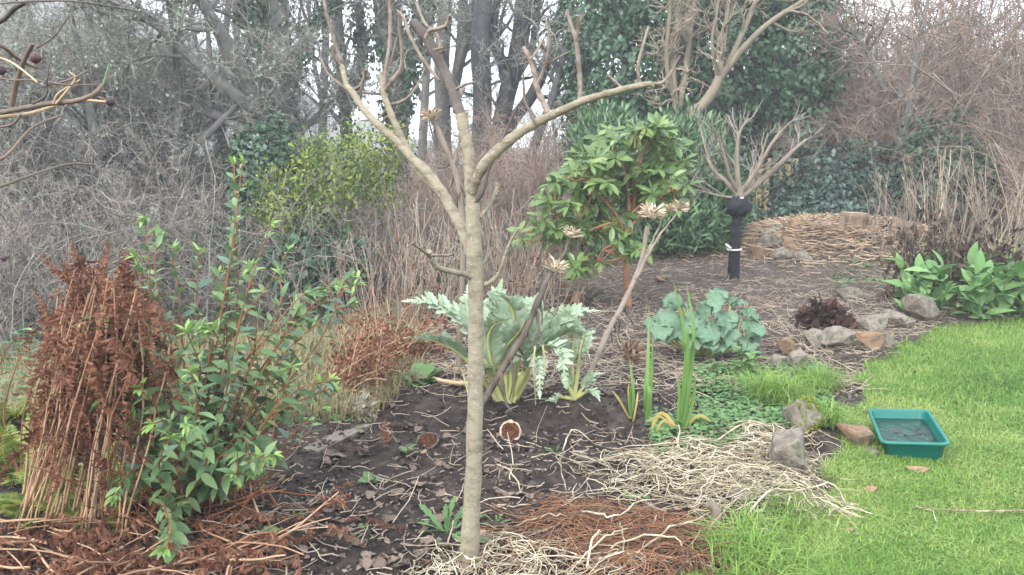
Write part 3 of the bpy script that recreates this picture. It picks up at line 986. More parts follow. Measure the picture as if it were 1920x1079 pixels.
def limb(pts, dd, name='branch', m='bark', parent=None, cap=True, sides=10, n=None, d0=0.0):
    """pts (u, v, width px): the limb leaves the trunk's plane by d0 and ends dd metres farther"""
    k = len(pts)
    n = n or max(14, 6 * k)
    f = np.linspace(0, 1, k)
    p = [P(u, v, TD + d0 + (dd - d0) * f[i]) for i, (u, v, w) in enumerate(pts)]
    r = A([w * (1.0 if name == 'trunk' else .8 if name == 'shoot' else .9) / F * (TD + d0 + (dd - d0) * f[i]) / 2 for i, (u, v, w) in enumerate(pts)])
    c = crv(p, n)
    rr = np.interp(np.linspace(0, 1, n), f, r) * (1 + .05 * rng.normal(0, 1, n)) * (1 + (.18 if name == 'shoot' else .07) * (U(0, 1, n) > .85))
    c = c + (.06 if name == 'shoot' else .03) * rr[:, None] * rng.normal(0, 1, (n, 3)) * np.minimum(1, np.arange(n) * .5)[:, None]
    g = Geo()
    tubes(g, c[None], rr[None], sides, cap=cap)
    return g.build(name, M[m], parent or sap), c, rr


trunk, tc_, tr_ = limb([(880, 1062, 48), (881, 1040, 40), (883, 980, 36), (888, 880, 33), (891, 760, 31), (892, 640, 30), (892, 530, 30), (888, 440, 28), (886, 380, 27)], 0.0, 'trunk', sides=16, n=40)
lead, _, _ = limb([(886, 388, 27), (882, 330, 26), (876, 270, 25), (864, 215, 23)], .04, 'leader', sides=14)
limb([(866, 222, 23), (858, 200, 22), (848, 170, 21), (834, 135, 20), (814, 98, 20), (796, 68, 20), (775, 42, 19)], .22, 'leader_top', 'bark_dark', lead, d0=.04, sides=12)
la, _, _ = limb([(888, 500, 14), (880, 470, 22), (868, 432, 24), (848, 396, 24), (826, 358, 24), (803, 326, 22), (772, 296, 18), (740, 262, 15), (700, 226, 15), (676, 198, 14), (660, 172, 13), (650, 160, 11), (642, 128, 10), (638, 118, 10)], .35, sides=12)
lb, _, _ = limb([(830, 362, 18), (800, 338, 20), (778, 308, 19), (757, 268, 15), (738, 226, 14), (724, 190, 13), (719, 172, 13), (716, 136, 10)], .30, d0=.18, sides=12)
rl, _, _ = limb([(884, 372, 16), (893, 338, 22), (908, 310, 23), (932, 284, 22), (962, 258, 21), (1000, 234, 20), (1034, 216, 19), (1066, 202, 16), (1095, 189, 15), (1135, 177, 14), (1175, 166, 13), (1210, 159, 12), (1224, 158, 11)], -.30, sides=12)


def shoots(parent, lst, d, m='shoot'):
    for pts, dd in lst:
        limb(pts, d + dd, 'shoot', m, parent, d0=d, sides=7)


shoots(la, [([(642, 122, 8), (634, 100, 8), (622, 60, 8), (612, 25, 8), (606, -10, 7)], .05), ([(640, 126, 6), (628, 112, 6), (622, 85, 5)], -.05), ([(722, 178, 6), (690, 175, 6), (662, 173, 7), (640, 160, 6), (615, 138, 6), (600, 105, 5)], .05),
            ([(660, 172, 7), (678, 158, 7), (684, 140, 8), (686, 130, 8)], -.04), ([(676, 192, 6), (677, 170, 6), (680, 150, 5)], -.03), ([(700, 226, 5), (690, 226, 5), (676, 226, 4)], 0), ([(714, 240, 5), (722, 222, 5), (745, 210, 4)], 0)], .33)
shoots(lb, [([(720, 174, 11), (722, 140, 9), (730, 90, 9), (732, 40, 8), (728, -20, 7)], .06), ([(722, 170, 12), (738, 148, 11), (752, 128, 10), (754, 95, 8), (750, 60, 8), (748, 25, 7)], -.05), ([(733, 120, 5), (744, 75, 6), (750, 62, 5)], -.02),
            ([(732, 196, 7), (750, 192, 7), (770, 178, 6), (788, 150, 5), (797, 128, 4)], .03), ([(748, 245, 5), (756, 240, 5), (764, 236, 4)], 0), ([(726, 204, 5), (710, 222, 5), (704, 232, 4)], 0)], .28)
shoots(lead, [([(824, 152, 7), (805, 128, 8), (788, 104, 8), (776, 82, 8), (766, 62, 8), (758, 35, 7), (745, 20, 6)], .10), ([(798, 72, 10), (806, 58, 10), (822, 54, 9), (836, 48, 9), (842, 34, 8), (844, 28, 7)], -.06),
              ([(826, 100, 8), (823, 76, 9), (816, 62, 7), (800, 48, 7), (790, 30, 7), (780, 4, 7)], .08), ([(836, 54, 8), (840, 44, 8), (843, 30, 8)], .02), ([(846, 172, 8), (862, 164, 7), (876, 158, 6), (893, 155, 5)], -.05),
              ([(856, 195, 11), (862, 180, 11), (869, 166, 10)], .05), ([(868, 242, 6), (876, 244, 6), (884, 245, 4)], 0), ([(878, 270, 6), (886, 266, 6), (888, 264, 5)], 0), ([(812, 94, 6), (822, 92, 5), (830, 90, 4)], 0)], .1, 'shoot')
shoots(rl, [([(1030, 216, 16), (1020, 196, 14), (1008, 168, 13), (1004, 148, 13), (998, 125, 12), (988, 100, 11), (981, 90, 9)], .08), ([(1008, 158, 9), (1016, 140, 8), (1026, 108, 8), (1029, 60, 7), (1027, 30, 6)], -.05),
            ([(1024, 122, 5), (1040, 112, 5), (1072, 95, 3)], -.03), ([(994, 112, 6), (1004, 100, 6), (1018, 76, 5)], .02), ([(1088, 196, 14), (1087, 160, 12), (1085, 120, 12), (1080, 80, 11), (1076, 62, 9), (1068, 40, 8), (1063, 18, 7)], .05),
            ([(1079, 78, 9), (1084, 50, 9), (1084, 30, 8)], -.03), ([(1200, 158, 9), (1196, 132, 8), (1200, 105, 7), (1210, 70, 6), (1216, 50, 6)], .04), ([(1166, 166, 6), (1152, 152, 6), (1138, 140, 4)], .02),
            ([(1220, 158, 10), (1240, 156, 9), (1252, 146, 8), (1262, 130, 7), (1275, 105, 6)], .03), ([(1003, 234, 7), (994, 212, 6), (984, 190, 6), (982, 160, 5), (981, 138, 5)], -.04), ([(1050, 208, 6), (1049, 194, 6), (1045, 190, 4)], 0)], -.15)
shoots(sap, [([(887, 385, 10), (896, 374, 10), (906, 358, 9), (916, 320, 8), (930, 285, 8), (948, 248, 7), (969, 202, 6)], -.12)], 0.0, 'bark_dark')
shoots(sap, [([(898, 408, 12), (910, 394, 11), (922, 376, 11), (930, 358, 10), (933, 345, 10)], .08), ([(910, 534, 12), (922, 528, 11), (934, 516, 10), (942, 496, 9), (950, 470, 8), (962, 445, 7), (972, 428, 6)], -.10),
             ([(893, 527, 20), (880, 518, 16), (862, 512, 14), (840, 508, 13), (824, 503, 13), (813, 494, 12), (806, 482, 12), (804, 472, 13)], -.15)], .0, 'bark')
shoots(sap, [([(806, 479, 8), (825, 479, 7), (842, 479, 6), (851, 476, 5)], -.18), ([(803, 478, 8), (790, 468, 7), (772, 456, 5)], -.12)], -.14, 'shoot')

# ================================================================== CARDOONS
LOBE_W = A([.10, .20, .33, .22, .28, .15, .19, .08, .01])
T_LOBE = [leaf_tpl(8, 1, fold=.3, droop=.1, wave=.05, seed=s, pts=LOBE_W * k) for s, k in ((1, .75), (2, .88), (3, .66))]


def cardoon_leaf(pts, width, parent, m='cardoon', lobes=16, rw=.012, name='leaf', start=.22):
    n = 26
    c = crv(pts, n)
    tg = nrm(np.gradient(c, axis=0))
    side = nrm(np.cross(tg, A([0, 0, 1]) + .35 * rdir(1)[0]))
    nor = np.cross(side, tg)
    g = Geo()
    f = np.linspace(start, .985, lobes)
    prof = np.sin(np.clip((f - start) / (1 - start), 0, 1) ** .55 * np.pi * .92 + .2) * .9 + .12
    pos, dr, no, sz = [], [], [], []
    for s in (-1, 1):
        j = f * (n - 1)
        i = np.minimum(j.astype(int), n - 2)
        w = (j - i)[:, None]
        q_ = c[i] * (1 - w) + c[i + 1] * w
        d_ = s * side[i] * .75 + tg[i] * .7 + nor[i] * U(.1, .5, (lobes, 1)) + .12 * rng.normal(0, 1, (lobes, 3))
        pos.append(q_); dr.append(d_); no.append(nor[i] - s * .3 * side[i]); sz.append(width * prof * U(.85, 1.15, lobes))
    pos.append(c[-2:-1]); dr.append(tg[-1:]); no.append(nor[-1:]); sz.append(A([width * .6]))
    pos, dr, no, sz = map(np.concatenate, (pos, dr, no, sz))
    k = rng.integers(0, 3, len(pos))
    for q_ in range(3):
        mk = k == q_
        if mk.any():
            scatter(g, T_LOBE[q_], pos[mk], frames(dr[mk], no[mk]), sz[mk])
    i0 = int(start * n)
    wv = (width * .11 * np.sin(np.linspace(.15, np.pi * .97, n - i0)))[:, None]
    V = np.stack([c[i0:] - side[i0:] * wv, c[i0:], c[i0:] + side[i0:] * wv], 1)
    qs = []
    for i in range(n - i0 - 1):
        a = i * 3
        qs += [(a, a + 1, a + 4, a + 3), (a + 1, a + 2, a + 5, a + 4)]
    g.add(V, None, qs, .5)
    o = g.build(name, M[m], parent)
    g = Geo()
    t = np.linspace(0, 1, n)
    tubes(g, (c - .25 * rw * nor)[None], (rw * (1.25 - 1.15 * t) * np.where(t < start, 1.25, 1))[None], 6)
    g.build('midrib', M['cardrib'], o)
    return o


cb = G(952, 752)
card = thing('cardoon', 'silvery cardoon with large jagged arching leaves right behind the sapling trunk', 'plant', cb)
cd_ = cb[1]
for (pts, dd, w) in [([(925, 745), (905, 660), (865, 602), (815, 572), (772, 566)], -.15, .15), ([(925, 745), (890, 690), (850, 655), (810, 638), (772, 634)], -.35, .14), ([(945, 748), (925, 660), (900, 600), (885, 568), (880, 548)], .2, .13),
                     ([(950, 748), (945, 660), (935, 600), (930, 565), (935, 545)], .05, .15), ([(955, 748), (965, 660), (965, 600), (955, 570), (940, 555)], -.2, .15), ([(960, 748), (975, 665), (990, 610), (995, 580), (1002, 566)], .1, .15),
                     ([(965, 748), (1000, 670), (1035, 620), (1075, 590), (1112, 584)], .1, .15), ([(968, 748), (1005, 680), (1045, 635), (1080, 625), (1100, 660)], -.1, .15), ([(962, 748), (985, 690), (1015, 655), (1050, 660), (1060, 715)], -.3, .13),
                     ([(945, 748), (925, 690), (915, 640), (925, 610), (950, 600)], -.3, .14), ([(955, 750), (985, 700), (1000, 670), (1010, 690), (1012, 740)], -.35, .09), ([(950, 750), (960, 690), (985, 640), (1010, 620), (1035, 615)], .35, .14),
                     ([(948, 750), (935, 700), (950, 650), (975, 620), (985, 600)], -.15, .14), ([(940, 750), (920, 705), (905, 690), (890, 700), (880, 740)], -.3, .09)]:
    p = [P(u, v, cd_ + dd * i / (len(pts) - 1)) for i, (u, v) in enumerate(pts)]
    p[0] = cb + A([(p[0][0] - cb[0]) * .7, U(-.05, .05), .0])
    cardoon_leaf(p, w * 1.02, card, rw=.013)
for (pts, w) in [([(1003, 650), (1000, 690), (1003, 730), (1004, 756)], .045), ([(1018, 648), (1022, 690), (1016, 720)], .03), ([(880, 745), (868, 700), (862, 690)], .04)]:
    cardoon_leaf([P(u, v, cd_ - .3) for u, v in pts], w, card, 'deadleaf', 10, .005, 'withered_leaf', 0.0)

cb = G(1077, 752)
card2 = thing('cardoon', 'small young cardoon in the dark soil next to the larger one', 'plant', cb)
for (pts, dd, w) in [([(1078, 750), (1072, 690), (1075, 620), (1065, 590), (1045, 585)], .1, .10), ([(1078, 750), (1085, 690), (1090, 650), (1098, 625), (1105, 640)], -.1, .09), ([(1078, 750), (1065, 720), (1058, 695), (1052, 690)], -.1, .06),
                     ([(1078, 750), (1095, 725), (1110, 708), (1125, 702)], 0, .07), ([(1076, 750), (1052, 745), (1040, 756), (1028, 762)], -.05, .05), ([(1078, 750), (1100, 735), (1115, 738), (1122, 748)], -.08, .05)]:
    p = [P(u, v, cb[1] + dd * i / (len(pts) - 1)) for i, (u, v) in enumerate(pts)]
    p[0] = cb.copy()
    for q_ in p:
        q_[2] = max(q_[2], float(hgt(q_[0], q_[1])) + .015)
    cardoon_leaf(p, w, card2, lobes=11, rw=.010)

# ---- dead thistle stalks and seed heads
T_BRACT = leaf_tpl(3, .15, .3, .5, -.35)


def seed_head(name, label, pos, axis, s, m='bract', parent=None, n=70, flare=.6):
    pos, axis = A(pos, float), nrm(A(axis, float))
    g = Geo()
    u_, v_ = np.meshgrid(np.linspace(0, 2 * np.pi, 11)[:-1], np.linspace(.05, np.pi - .25, 6), indexing='ij')
    x = nrm(np.cross(axis, A([.3, .2, .9])))
    y = np.cross(axis, x)
    q3 = pos + s * .34 * (np.cos(u_)[..., None] * np.sin(v_)[..., None] * x + np.sin(u_)[..., None] * np.sin(v_)[..., None] * y - np.cos(v_)[..., None] * axis)
    I_, J_ = np.meshgrid(np.arange(10), np.arange(5), indexing='ij')
    qq = np.stack([I_ * 6 + J_, ((I_ + 1) % 10) * 6 + J_, ((I_ + 1) % 10) * 6 + J_ + 1, I_ * 6 + J_ + 1], -1).reshape(-1, 4)
    g.add(q3, None, qq, .1)
    a = np.arange(n) * 2.39996
    h = np.linspace(-.75, .8, n)
    o = np.cos(a)[:, None] * x + np.sin(a)[:, None] * y
    p = pos + s * (.30 * np.sqrt(1 - h[:, None] ** 2 * .8) * o + .3 * h[:, None] * axis)
    d_ = o * (flare + .3 * U(-1, 1, (n, 1))) + axis * (.5 + .35 * h[:, None]) + .15 * rng.normal(0, 1, (n, 3))
    scatter(g, T_BRACT, p, frames(d_, o + .2 * rdir(n)), s * U(.35, .6, n))
    if parent is None:
        return tag(g.build(name, M[m], None, origin=pos), label, 'seed head')
    return g.build(name, M[m], parent)


def stalk(label, lines, heads, m='stalk'):
    b = lines[0][0]
    th = thing('dead_thistle', label, 'plant', b)
    for i, (ln, r0, r1) in enumerate(zip(lines, [.022, .013, .010, .010], [.016, .007, .006, .006])):
        n = 14
        c = crv(ln, n) + rng.normal(0, .003, (n, 3))
        g = Geo()
        tubes(g, c[None], (np.linspace(r0, r1, n) * (1 + .12 * rng.normal(0, 1, n)))[None], 8, cap=True)
        g.build('stalk', M[m], th)
    for (p, ax, s) in heads:
        seed_head('seed_head', '', p, ax, s, 'bract', th)
    # shreds of dead leaf hanging along the stalk
    c = crv(lines[0], 30)
    n = 12
    i = rng.integers(4, 26, n)
    g = Geo()
    tubes(g, grow(c[i], nrm(A([0, 0, -1]) + .4 * rdir(n)), U(.08, .3, n), 6, .25), np.linspace(.008, .003, 6)[None].repeat(n, 0), 4)
    g.build('leaf_shreds', M['stalk'], th, stuff=True)
    return th


b = G(872, 812)
d0 = b[1]
stalk('blackened dead thistle stalk leaning past the cardoon with a pale spiky head', [[b, P(925, 720, d0 + .12), P(968, 650, d0 + .22), P(1000, 585, d0 + .3), P(1018, 540, d0 + .35), P(1033, 512, d0 + .4)], [P(1026, 525, d0 + .37), P(1055, 480, d0 + .5), P(1068, 450, d0 + .6)],
      [P(1005, 575, d0 + .3), P(1010, 610, d0 + .28), P(1002, 660, d0 + .25)], [P(940, 700, d0 + .1), P(948, 750, d0 + .05), P(958, 772, d0 + .02)]],
      [(P(1042, 500, d0 + .4), P(1050, 470, d0 + .4) - P(1030, 520, d0 + .4), .105), (P(1072, 438, d0 + .6), A([.2, 0, 1]), .085)])
b = G(1098, 722)
d0 = b[1]
stalk('weathered grey thistle stalk leaning in front of the orange-stemmed shrub', [[b, P(1130, 645, d0 + .2), P(1165, 575, d0 + .5), P(1188, 530, d0 + .7), P(1205, 480, d0 + .9), P(1214, 425, d0 + 1.0)], [P(1192, 525, d0 + .7), P(1225, 460, d0 + .8), P(1268, 402, d0 + .9)],
      [P(1200, 505, d0 + .8), P(1222, 455, d0 + .9), P(1243, 408, d0 + 1.1)]],
      [(P(1224, 400, d0 + 1.0), A([.1, -.2, 1]), .14), (P(1276, 388, d0 + .9), A([.3, 0, 1]), .10), (P(1258, 392, d0 + 1.1), A([0, 0, 1]), .08)], 'stalk_pale')
b = G(860, 700)
d0 = b[1]
stalk('thin dead thistle stem with a ragged head between the sapling limbs', [[b, P(868, 500, d0), P(862, 360, d0), P(845, 300, d0), P(820, 240, d0), P(810, 225, d0)], [P(850, 310, d0), P(862, 260, d0), P(866, 225, d0)]],
      [(P(808, 217, d0), A([-.1, 0, 1]), .10), (P(867, 215, d0), A([.1, 0, 1]), .08)], 'stalk_pale')
p = G(1080, 572) + A([0, 0, .07])
seed_head('seed_head', 'fallen brown globe thistle head with overlapping pointed scales, beside a grey stone', p, (0, -.5, -1), .21, 'bract_brown', flare=.3, n=60)
p = G(1182, 682) + A([0, 0, .06])
seed_head('seed_head', 'fallen tan thistle head with pale fringe, half sunk in the mulch', p, (.4, -.3, .3), .17, 'bract_brown', flare=.3, n=60)
p = G(676, 783) + A([0, 0, .05])
seed_head('seed_head', 'bleached ribbed seed head lying at the edge of the soil', p, (.8, -.5, .35), .15, 'deadleaf', flare=.1, n=50)


def cut_head(label, px, s, axis, rim, sink=.45):
    """a thistle head lying face up: rim of bracts around a disc of brown fibres"""
    c = G(*px) + A([0, 0, s * sink])
    axis = nrm(A(axis, float))
    th = thing('cut_seed_head', label, 'seed head', c - A([0, 0, s * .45]))
    x = nrm(np.cross(axis, A([.1, .2, 1])))
    y = np.cross(axis, x)
    g = Geo()
    a = np.linspace(0, 2 * np.pi, 25)[:-1]
    rings = []
    for (r, h) in ((.30, -.55), (.46, -.3), (.51, 0), (.50, .04), (.46, .05), (.42, .02)):
        rr = s * r * (1 + .06 * rng.normal(0, 1, 24))
        rings.append(c + rr[:, None] * (np.cos(a)[:, None] * x + np.sin(a)[:, None] * y) + s * h * axis)
    v = np.concatenate(rings)
    I_, J_ = np.meshgrid(np.arange(5), np.arange(24), indexing='ij')
    qq = np.stack([I_ * 24 + J_, I_ * 24 + (J_ + 1) % 24, (I_ + 1) * 24 + (J_ + 1) % 24, (I_ + 1) * 24 + J_], -1).reshape(-1, 4)
    g.add(v, None, qq)
    g.build('rim', M[rim], th)
    g = Geo()
    n = 260
    a = U(0, 2 * np.pi, n)
    r = np.sqrt(U(0, 1, n)) * .40 * s
    o = np.cos(a)[:, None] * x + np.sin(a)[:, None] * y
    b_ = c + r[:, None] * o - .02 * s * axis
    tubes(g, grow(b_, axis * .7 + o * .5 + .2 * rdir(n), U(.06, .13, n) * s, 3, .1), np.full((n, 3), .014 * s), 3)
    aa = np.linspace(0, 2 * np.pi, 17)[:-1]
    g.add(np.concatenate([(c - .02 * s * axis)[None], c + .015 * s * axis + .43 * s * (np.cos(aa)[:, None] * x + np.sin(aa)[:, None] * y)]), [(0, 1 + i, 1 + (i + 1) % 16) for i in range(16)], None, .8)
    g.build('fibres', M['brownfuzz'], th, stuff=True)


cut_head('round brown seed head with a pale rim lying face up right of the sapling', (957, 826), .115, (.1, -.9, .5), 'bract')
cut_head('half-buried dark brown seed head left of the sapling', (802, 832), .12, (-.1, -.45, .9), 'stalk', .12)

# ================================================================== SMALL BED PLANTS
# kale
T_KALE = []
for s in range(4):
    rr = np.random.default_rng(s + 20)
    n, m_ = 9, 9
    v = []
    for i in range(n):
        t = i / (n - 1)
        w = .46 * (np.sin(min(t / .62, 1) * np.pi / 2) ** .7 if t < .62 else np.cos((t - .62) / .38 * np.pi / 2) ** .55) + .02
        for j in range(m_):
            x = (j / (m_ - 1) - .5) * 2
            ruf = abs(x) ** 2 * .13 * math.sin(t * 21 + x * 5 + s * 2) + .05 * rr.uniform(-1, 1)
            v.append((x * w * (1 + .12 * rr.uniform(-1, 1) * (abs(x) > .8)), t + .05 * abs(x) * math.sin(t * 23 + s), ruf + .12 * x * x - .45 * t * t))
    q_ = [(i * m_ + j, i * m_ + j + 1, (i + 1) * m_ + j + 1, (i + 1) * m_ + j) for i in range(n - 1) for j in range(m_ - 1)]
    T_KALE.append(Geo().add(A(v), None, q_).mesh('kale_leaf', M['kale']))
kb = G(1325, 668)
kd = kb[1]
kale = thing('kale_plant', 'blue-green kale with broad crinkled leaves in the mulch', 'plant', kb)
T_RIB = M['cardrib']
KALE = []
for (u, v, du, dv, s, dd) in ([(1265, 585, -30, 18, .20, 0), (1250, 605, -25, 30, .20, -.1), (1285, 575, -8, -10, .20, .1), (1320, 580, 10, -8, .22, .15), (1350, 590, 12, 10, .22, 0), (1385, 590, 20, -2, .20, .1), (1395, 600, 25, 20, .21, -.05),
                                          (1290, 605, -18, 28, .22, -.2), (1325, 610, 2, 25, .22, -.25), (1360, 620, 20, 28, .20, -.2), (1395, 632, 22, 25, .18, -.15), (1305, 630, -10, 25, .18, -.3), (1340, 638, 10, 22, .18, -.3), (1280, 570, -25, -8, .18, .25),
                                          (1340, 570, 6, -15, .19, .3), (1370, 575, 20, -10, .17, .25), (1235, 600, -25, 5, .15, .05), (1310, 598, -12, 6, .2, -.1), (1345, 605, 8, 14, .2, -.1)]):
    KALE.append((u, v, du, dv, s * .85, dd))
    KALE.append((u + U(-14, 14), v + U(-10, 16), du + U(-15, 15), dv + U(-12, 16), s * U(.5, .75), dd + U(-.1, .12)))
for i, (u, v, du, dv, s, dd) in enumerate(KALE):
    p = P(u, v, kd + dd * .5)
    q2 = P(u + du, v + dv, kd + dd - .12)
    o = place('leaf', T_KALE[i % 4], kale, p, frames((q2 - p)[None], A([[.1, -.5, .8]]) + .5 * rdir(1))[0], s)
    g = Geo()
    mid = (kb + p) / 2 + A([(p[0] - kb[0]) * .2, 0, -.03])
    tubes(g, crv([kb + .02 * rdir(1)[0] * A([1, 1, 0]), mid, p], 7)[None], np.linspace(.011, .006, 7)[None], 5)
    g.build('leaf_stalk', T_RIB, kale)


# iris
def ribbon(pts, w, m, parent, name='blade', n=14, twist=.4):
    c = crv(pts, n)
    tg = nrm(np.gradient(c, axis=0))
    ref = nrm(A([U(-.4, .4), -1, U(-.2, .3)]))
    s = nrm(np.cross(tg, ref))
    t = np.linspace(0, 1, n)
    ww = w * .68 * np.minimum(1, (1.02 - t) * 3.2) ** .8 * .5 * np.minimum(1, .6 + t * 2)
    mid = c + np.cross(s, tg) * (ww * .3)[:, None]
    v = np.stack([c - s * ww[:, None], mid, c + s * ww[:, None]], 1)
    q_ = []
    for i in range(n - 1):
        a = i * 3
        q_ += [(a, a + 1, a + 4, a + 3), (a + 1, a + 2, a + 5, a + 4)]
    return Geo().add(v, None, q_, 0).build(name, M[m], parent)


def iris(label, px, blades, ylw=()):
    b = G(*px)
    th = thing('iris', label, 'plant', b)
    for k, lst in enumerate((blades, ylw)):
        for (pts, w) in lst:
            d = b[1] + U(-.04, .04)
            p = [P(u, v, d + U(-.03, .03) * i) for i, (u, v) in enumerate(pts)]
            p[0] = b + A([p[0][0] - b[0], U(-.03, .03), 0])
            p[0][2] = float(hgt(p[0][0], p[0][1])) - .01
            for q_ in p[1:]:
                q_[2] = max(q_[2], float(hgt(q_[0], q_[1])) + .01)
            ribbon(p, w, 'iris' if k == 0 else 'iris_yellow', th)


iris('tall clump of iris blades beside the pale root heap', (1280, 808),
     [([(1278, 808), (1282, 720), (1286, 640), (1262, 525)], .03), ([(1284, 808), (1296, 700), (1300, 620), (1287, 530)], .03), ([(1272, 808), (1284, 720), (1288, 660), (1270, 630)], .028), ([(1280, 808), (1292, 730), (1298, 660), (1300, 640)], .035),
      ([(1276, 806), (1288, 700), (1290, 610)], .03), ([(1270, 806), (1274, 740), (1270, 705)], .025), ([(1282, 808), (1300, 750), (1303, 700)], .028), ([(1286, 808), (1290, 745), (1296, 690)], .03)],
     [([(1274, 806), (1240, 775), (1215, 822)], .03), ([(1276, 806), (1245, 790), (1225, 830)], .022), ([(1284, 806), (1310, 780), (1345, 800)], .025), ([(1280, 806), (1290, 760), (1300, 740)], .025), ([(1268, 805), (1240, 783), (1210, 792)], .018)])
iris('pair of upright iris blades in bare dark soil', (1214, 790), [([(1212, 790), (1214, 720), (1217, 575)], .028), ([(1216, 790), (1221, 720), (1224, 635)], .026), ([(1213, 790), (1209, 740), (1211, 690)], .022), ([(1215, 790), (1219, 745), (1216, 720)], .03)])
iris('short iris with a yellow outer blade at the rim of the hole', (1184, 788), [([(1183, 788), (1188, 740), (1180, 672)], .028), ([(1185, 788), (1181, 750), (1184, 722)], .026)], [([(1180, 788), (1164, 755), (1148, 732)], .018), ([(1187, 788), (1194, 755), (1196, 735)], .018), ([(1182, 788), (1178, 740), (1180, 715)], .014)])

# dandelion-like weed at the foot of the sapling and other weeds
T_DAND = Geo()
scatter(T_DAND, leaf_tpl(9, 1, fold=.25, droop=.25, pts=A([.02, .04, .08, .035, .10, .05, .12, .08, .09, .02])), A([[0, 0, 0.]]), np.eye(3)[None], 1)
ME_DAND = T_DAND.mesh('toothed_leaf', M['weed'])
ME_ROUND = Geo()
scatter(ME_ROUND, leaf_tpl(5, .42, .55, .2, .25, .03, 4), A([[0, 0, 0.]]), np.eye(3)[None], 1)
ME_ROUND = ME_ROUND.mesh('round_leaf', M['weed'])
ME_LANCE = Geo()
scatter(ME_LANCE, leaf_tpl(6, .17, .5, .3, .3), A([[0, 0, 0.]]), np.eye(3)[None], 1)
ME_LANCE = ME_LANCE.mesh('lance_leaf', M['comfrey'])


def rosette(name, label, px, me, n, size, elev=(.2, .9), cat='plant', group=None, spread=.02, az=(0, 6.283)):
    b = G(*px)
    th = thing(name, label, cat, b, group)
    for i in range(n):
        a = az[0] + (az[1] - az[0]) * (i + U(-.35, .35)) / n
        e = U(*elev)
        d = A([math.cos(a) * math.cos(e), math.sin(a) * math.cos(e), math.sin(e)])
        p = b + A([math.cos(a), math.sin(a), 0]) * spread * U(.3, 1)
        p[2] = float(hgt(p[0], p[1])) + .005
        place('leaf', me, th, p, frames(d[None], A([[0, 0, 1.]]) + .3 * rdir(1))[0], U(*size))
    return th


rosette('weed', 'toothed green weed growing against the foot of the sapling', (838, 1000), ME_DAND, 13, (.10, .20), (.2, 1.2))
rosette('weed', 'round-leaved green plant beside the pale fallen stem', (785, 715), ME_ROUND, 16, (.07, .14), (.2, .9), spread=.10)
for i, px in enumerate([(690, 1000), (515, 1010), (975, 880), (1195, 940), (1010, 985), (700, 905), (550, 975), (640, 790), (480, 1005), (1120, 965), (930, 985), (765, 850), (1040, 850)]):
    rosette('seedling', 'tiny green seedling sprouting from the dark soil', px, ME_ROUND if i % 2 else ME_DAND, 7, (.03, .06), (.2, .9), group='seedlings in the bed', cat='seedling')

# marigold with a spent orange flower
b = G(1398, 705)
th = thing('marigold', 'leafy green marigold with one spent orange flower on a thin stem', 'plant', b)
g = Geo()
tubes(g, crv([b, P(1400, 660, b[1]), P(1403, 620, b[1]), P(1400, 580, b[1])], 8)[None], np.full((1, 8), .004), 5)
g.build('stem', M['weed'], th)
for i in range(34):
    t = U(0, .55)
    p = b * (1 - t) + P(1402, 600, b[1]) * t + rng.normal(0, .035, 3) * A([1, 1, .3])
    d = nrm(rdir(1, -.1, .7)[0] + A([0, -.2, .1]))
    place('leaf', ME_LANCE, th, p, frames(d[None], A([[0, 0, 1.]]) + .3 * rdir(1))[0], U(.08, .15))
g = Geo()
scatter(g, T_BRACT, np.repeat(P(1400, 577, b[1])[None], 12, 0), frames(rdir(12, .1, 1), rdir(12)), np.full(12, .03))
g.build('flower', M['orangeleaf'], th)

# ================================================================== ORANGE-STEMMED SHRUB
b = G(1178, 572)
D = b[1]
pie = thing('orange_stemmed_shrub', 'bright green glossy shrub with orange bark and whorled leaves', 'shrub', b)


def pipe(parent, name, m, pts, w, sides=8, n=12, cap=False):
    g = Geo()
    tubes(g, crv(pts, n)[None], np.interp(np.linspace(0, 1, n), np.linspace(0, 1, len(w)), w)[None], sides, cap=cap)
    return g.build(name, M[m], parent)


pipe(pie, 'trunk', 'orangebark', [b - A([0, 0, .05]), P(1175, 520, D), P(1174, 470, D), P(1168, 435, D)], [.045, .038, .034, .03])
BR = [([(1170, 440), (1160, 410), (1135, 378), (1115, 360), (1105, 332)], -.2), ([(1170, 440), (1185, 410), (1190, 370), (1192, 320), (1198, 285)], .1), ([(1170, 445), (1195, 410), (1215, 385), (1240, 370), (1262, 355)], -.25),
      ([(1168, 442), (1150, 420), (1125, 425), (1085, 440), (1050, 440)], -.3), ([(1170, 445), (1140, 395), (1110, 370), (1085, 345), (1065, 335)], .2), ([(1185, 400), (1215, 370), (1230, 320), (1245, 285)], .2),
      ([(1174, 480), (1150, 462), (1130, 470), (1120, 490)], -.3), ([(1180, 395), (1175, 340), (1160, 290), (1150, 265)], 0), ([(1195, 320), (1210, 280), (1225, 250)], -.1), ([(1110, 365), (1095, 400), (1070, 420), (1040, 405)], -.2)]
for pts, dd in BR:
    p = [P(u, v, D + dd * i / (len(pts) - 1)) for i, (u, v) in enumerate(pts)]
    pipe(pie, 'branch', 'orangebark', p, [.022, .017, .014, .011, .008], 6)
T_PL = [Geo(), Geo(), Geo()]
for k, (w, dr) in enumerate(((.17, .25), (.19, .4), (.15, .1))):
    scatter(T_PL[k], leaf_tpl(4, w, .6, .25, dr), A([[0, 0, 0.]]), np.eye(3)[None], 1)
ME_PL = [x.mesh('whorl_leaf', M['pieris']) for x in T_PL]
cent = []
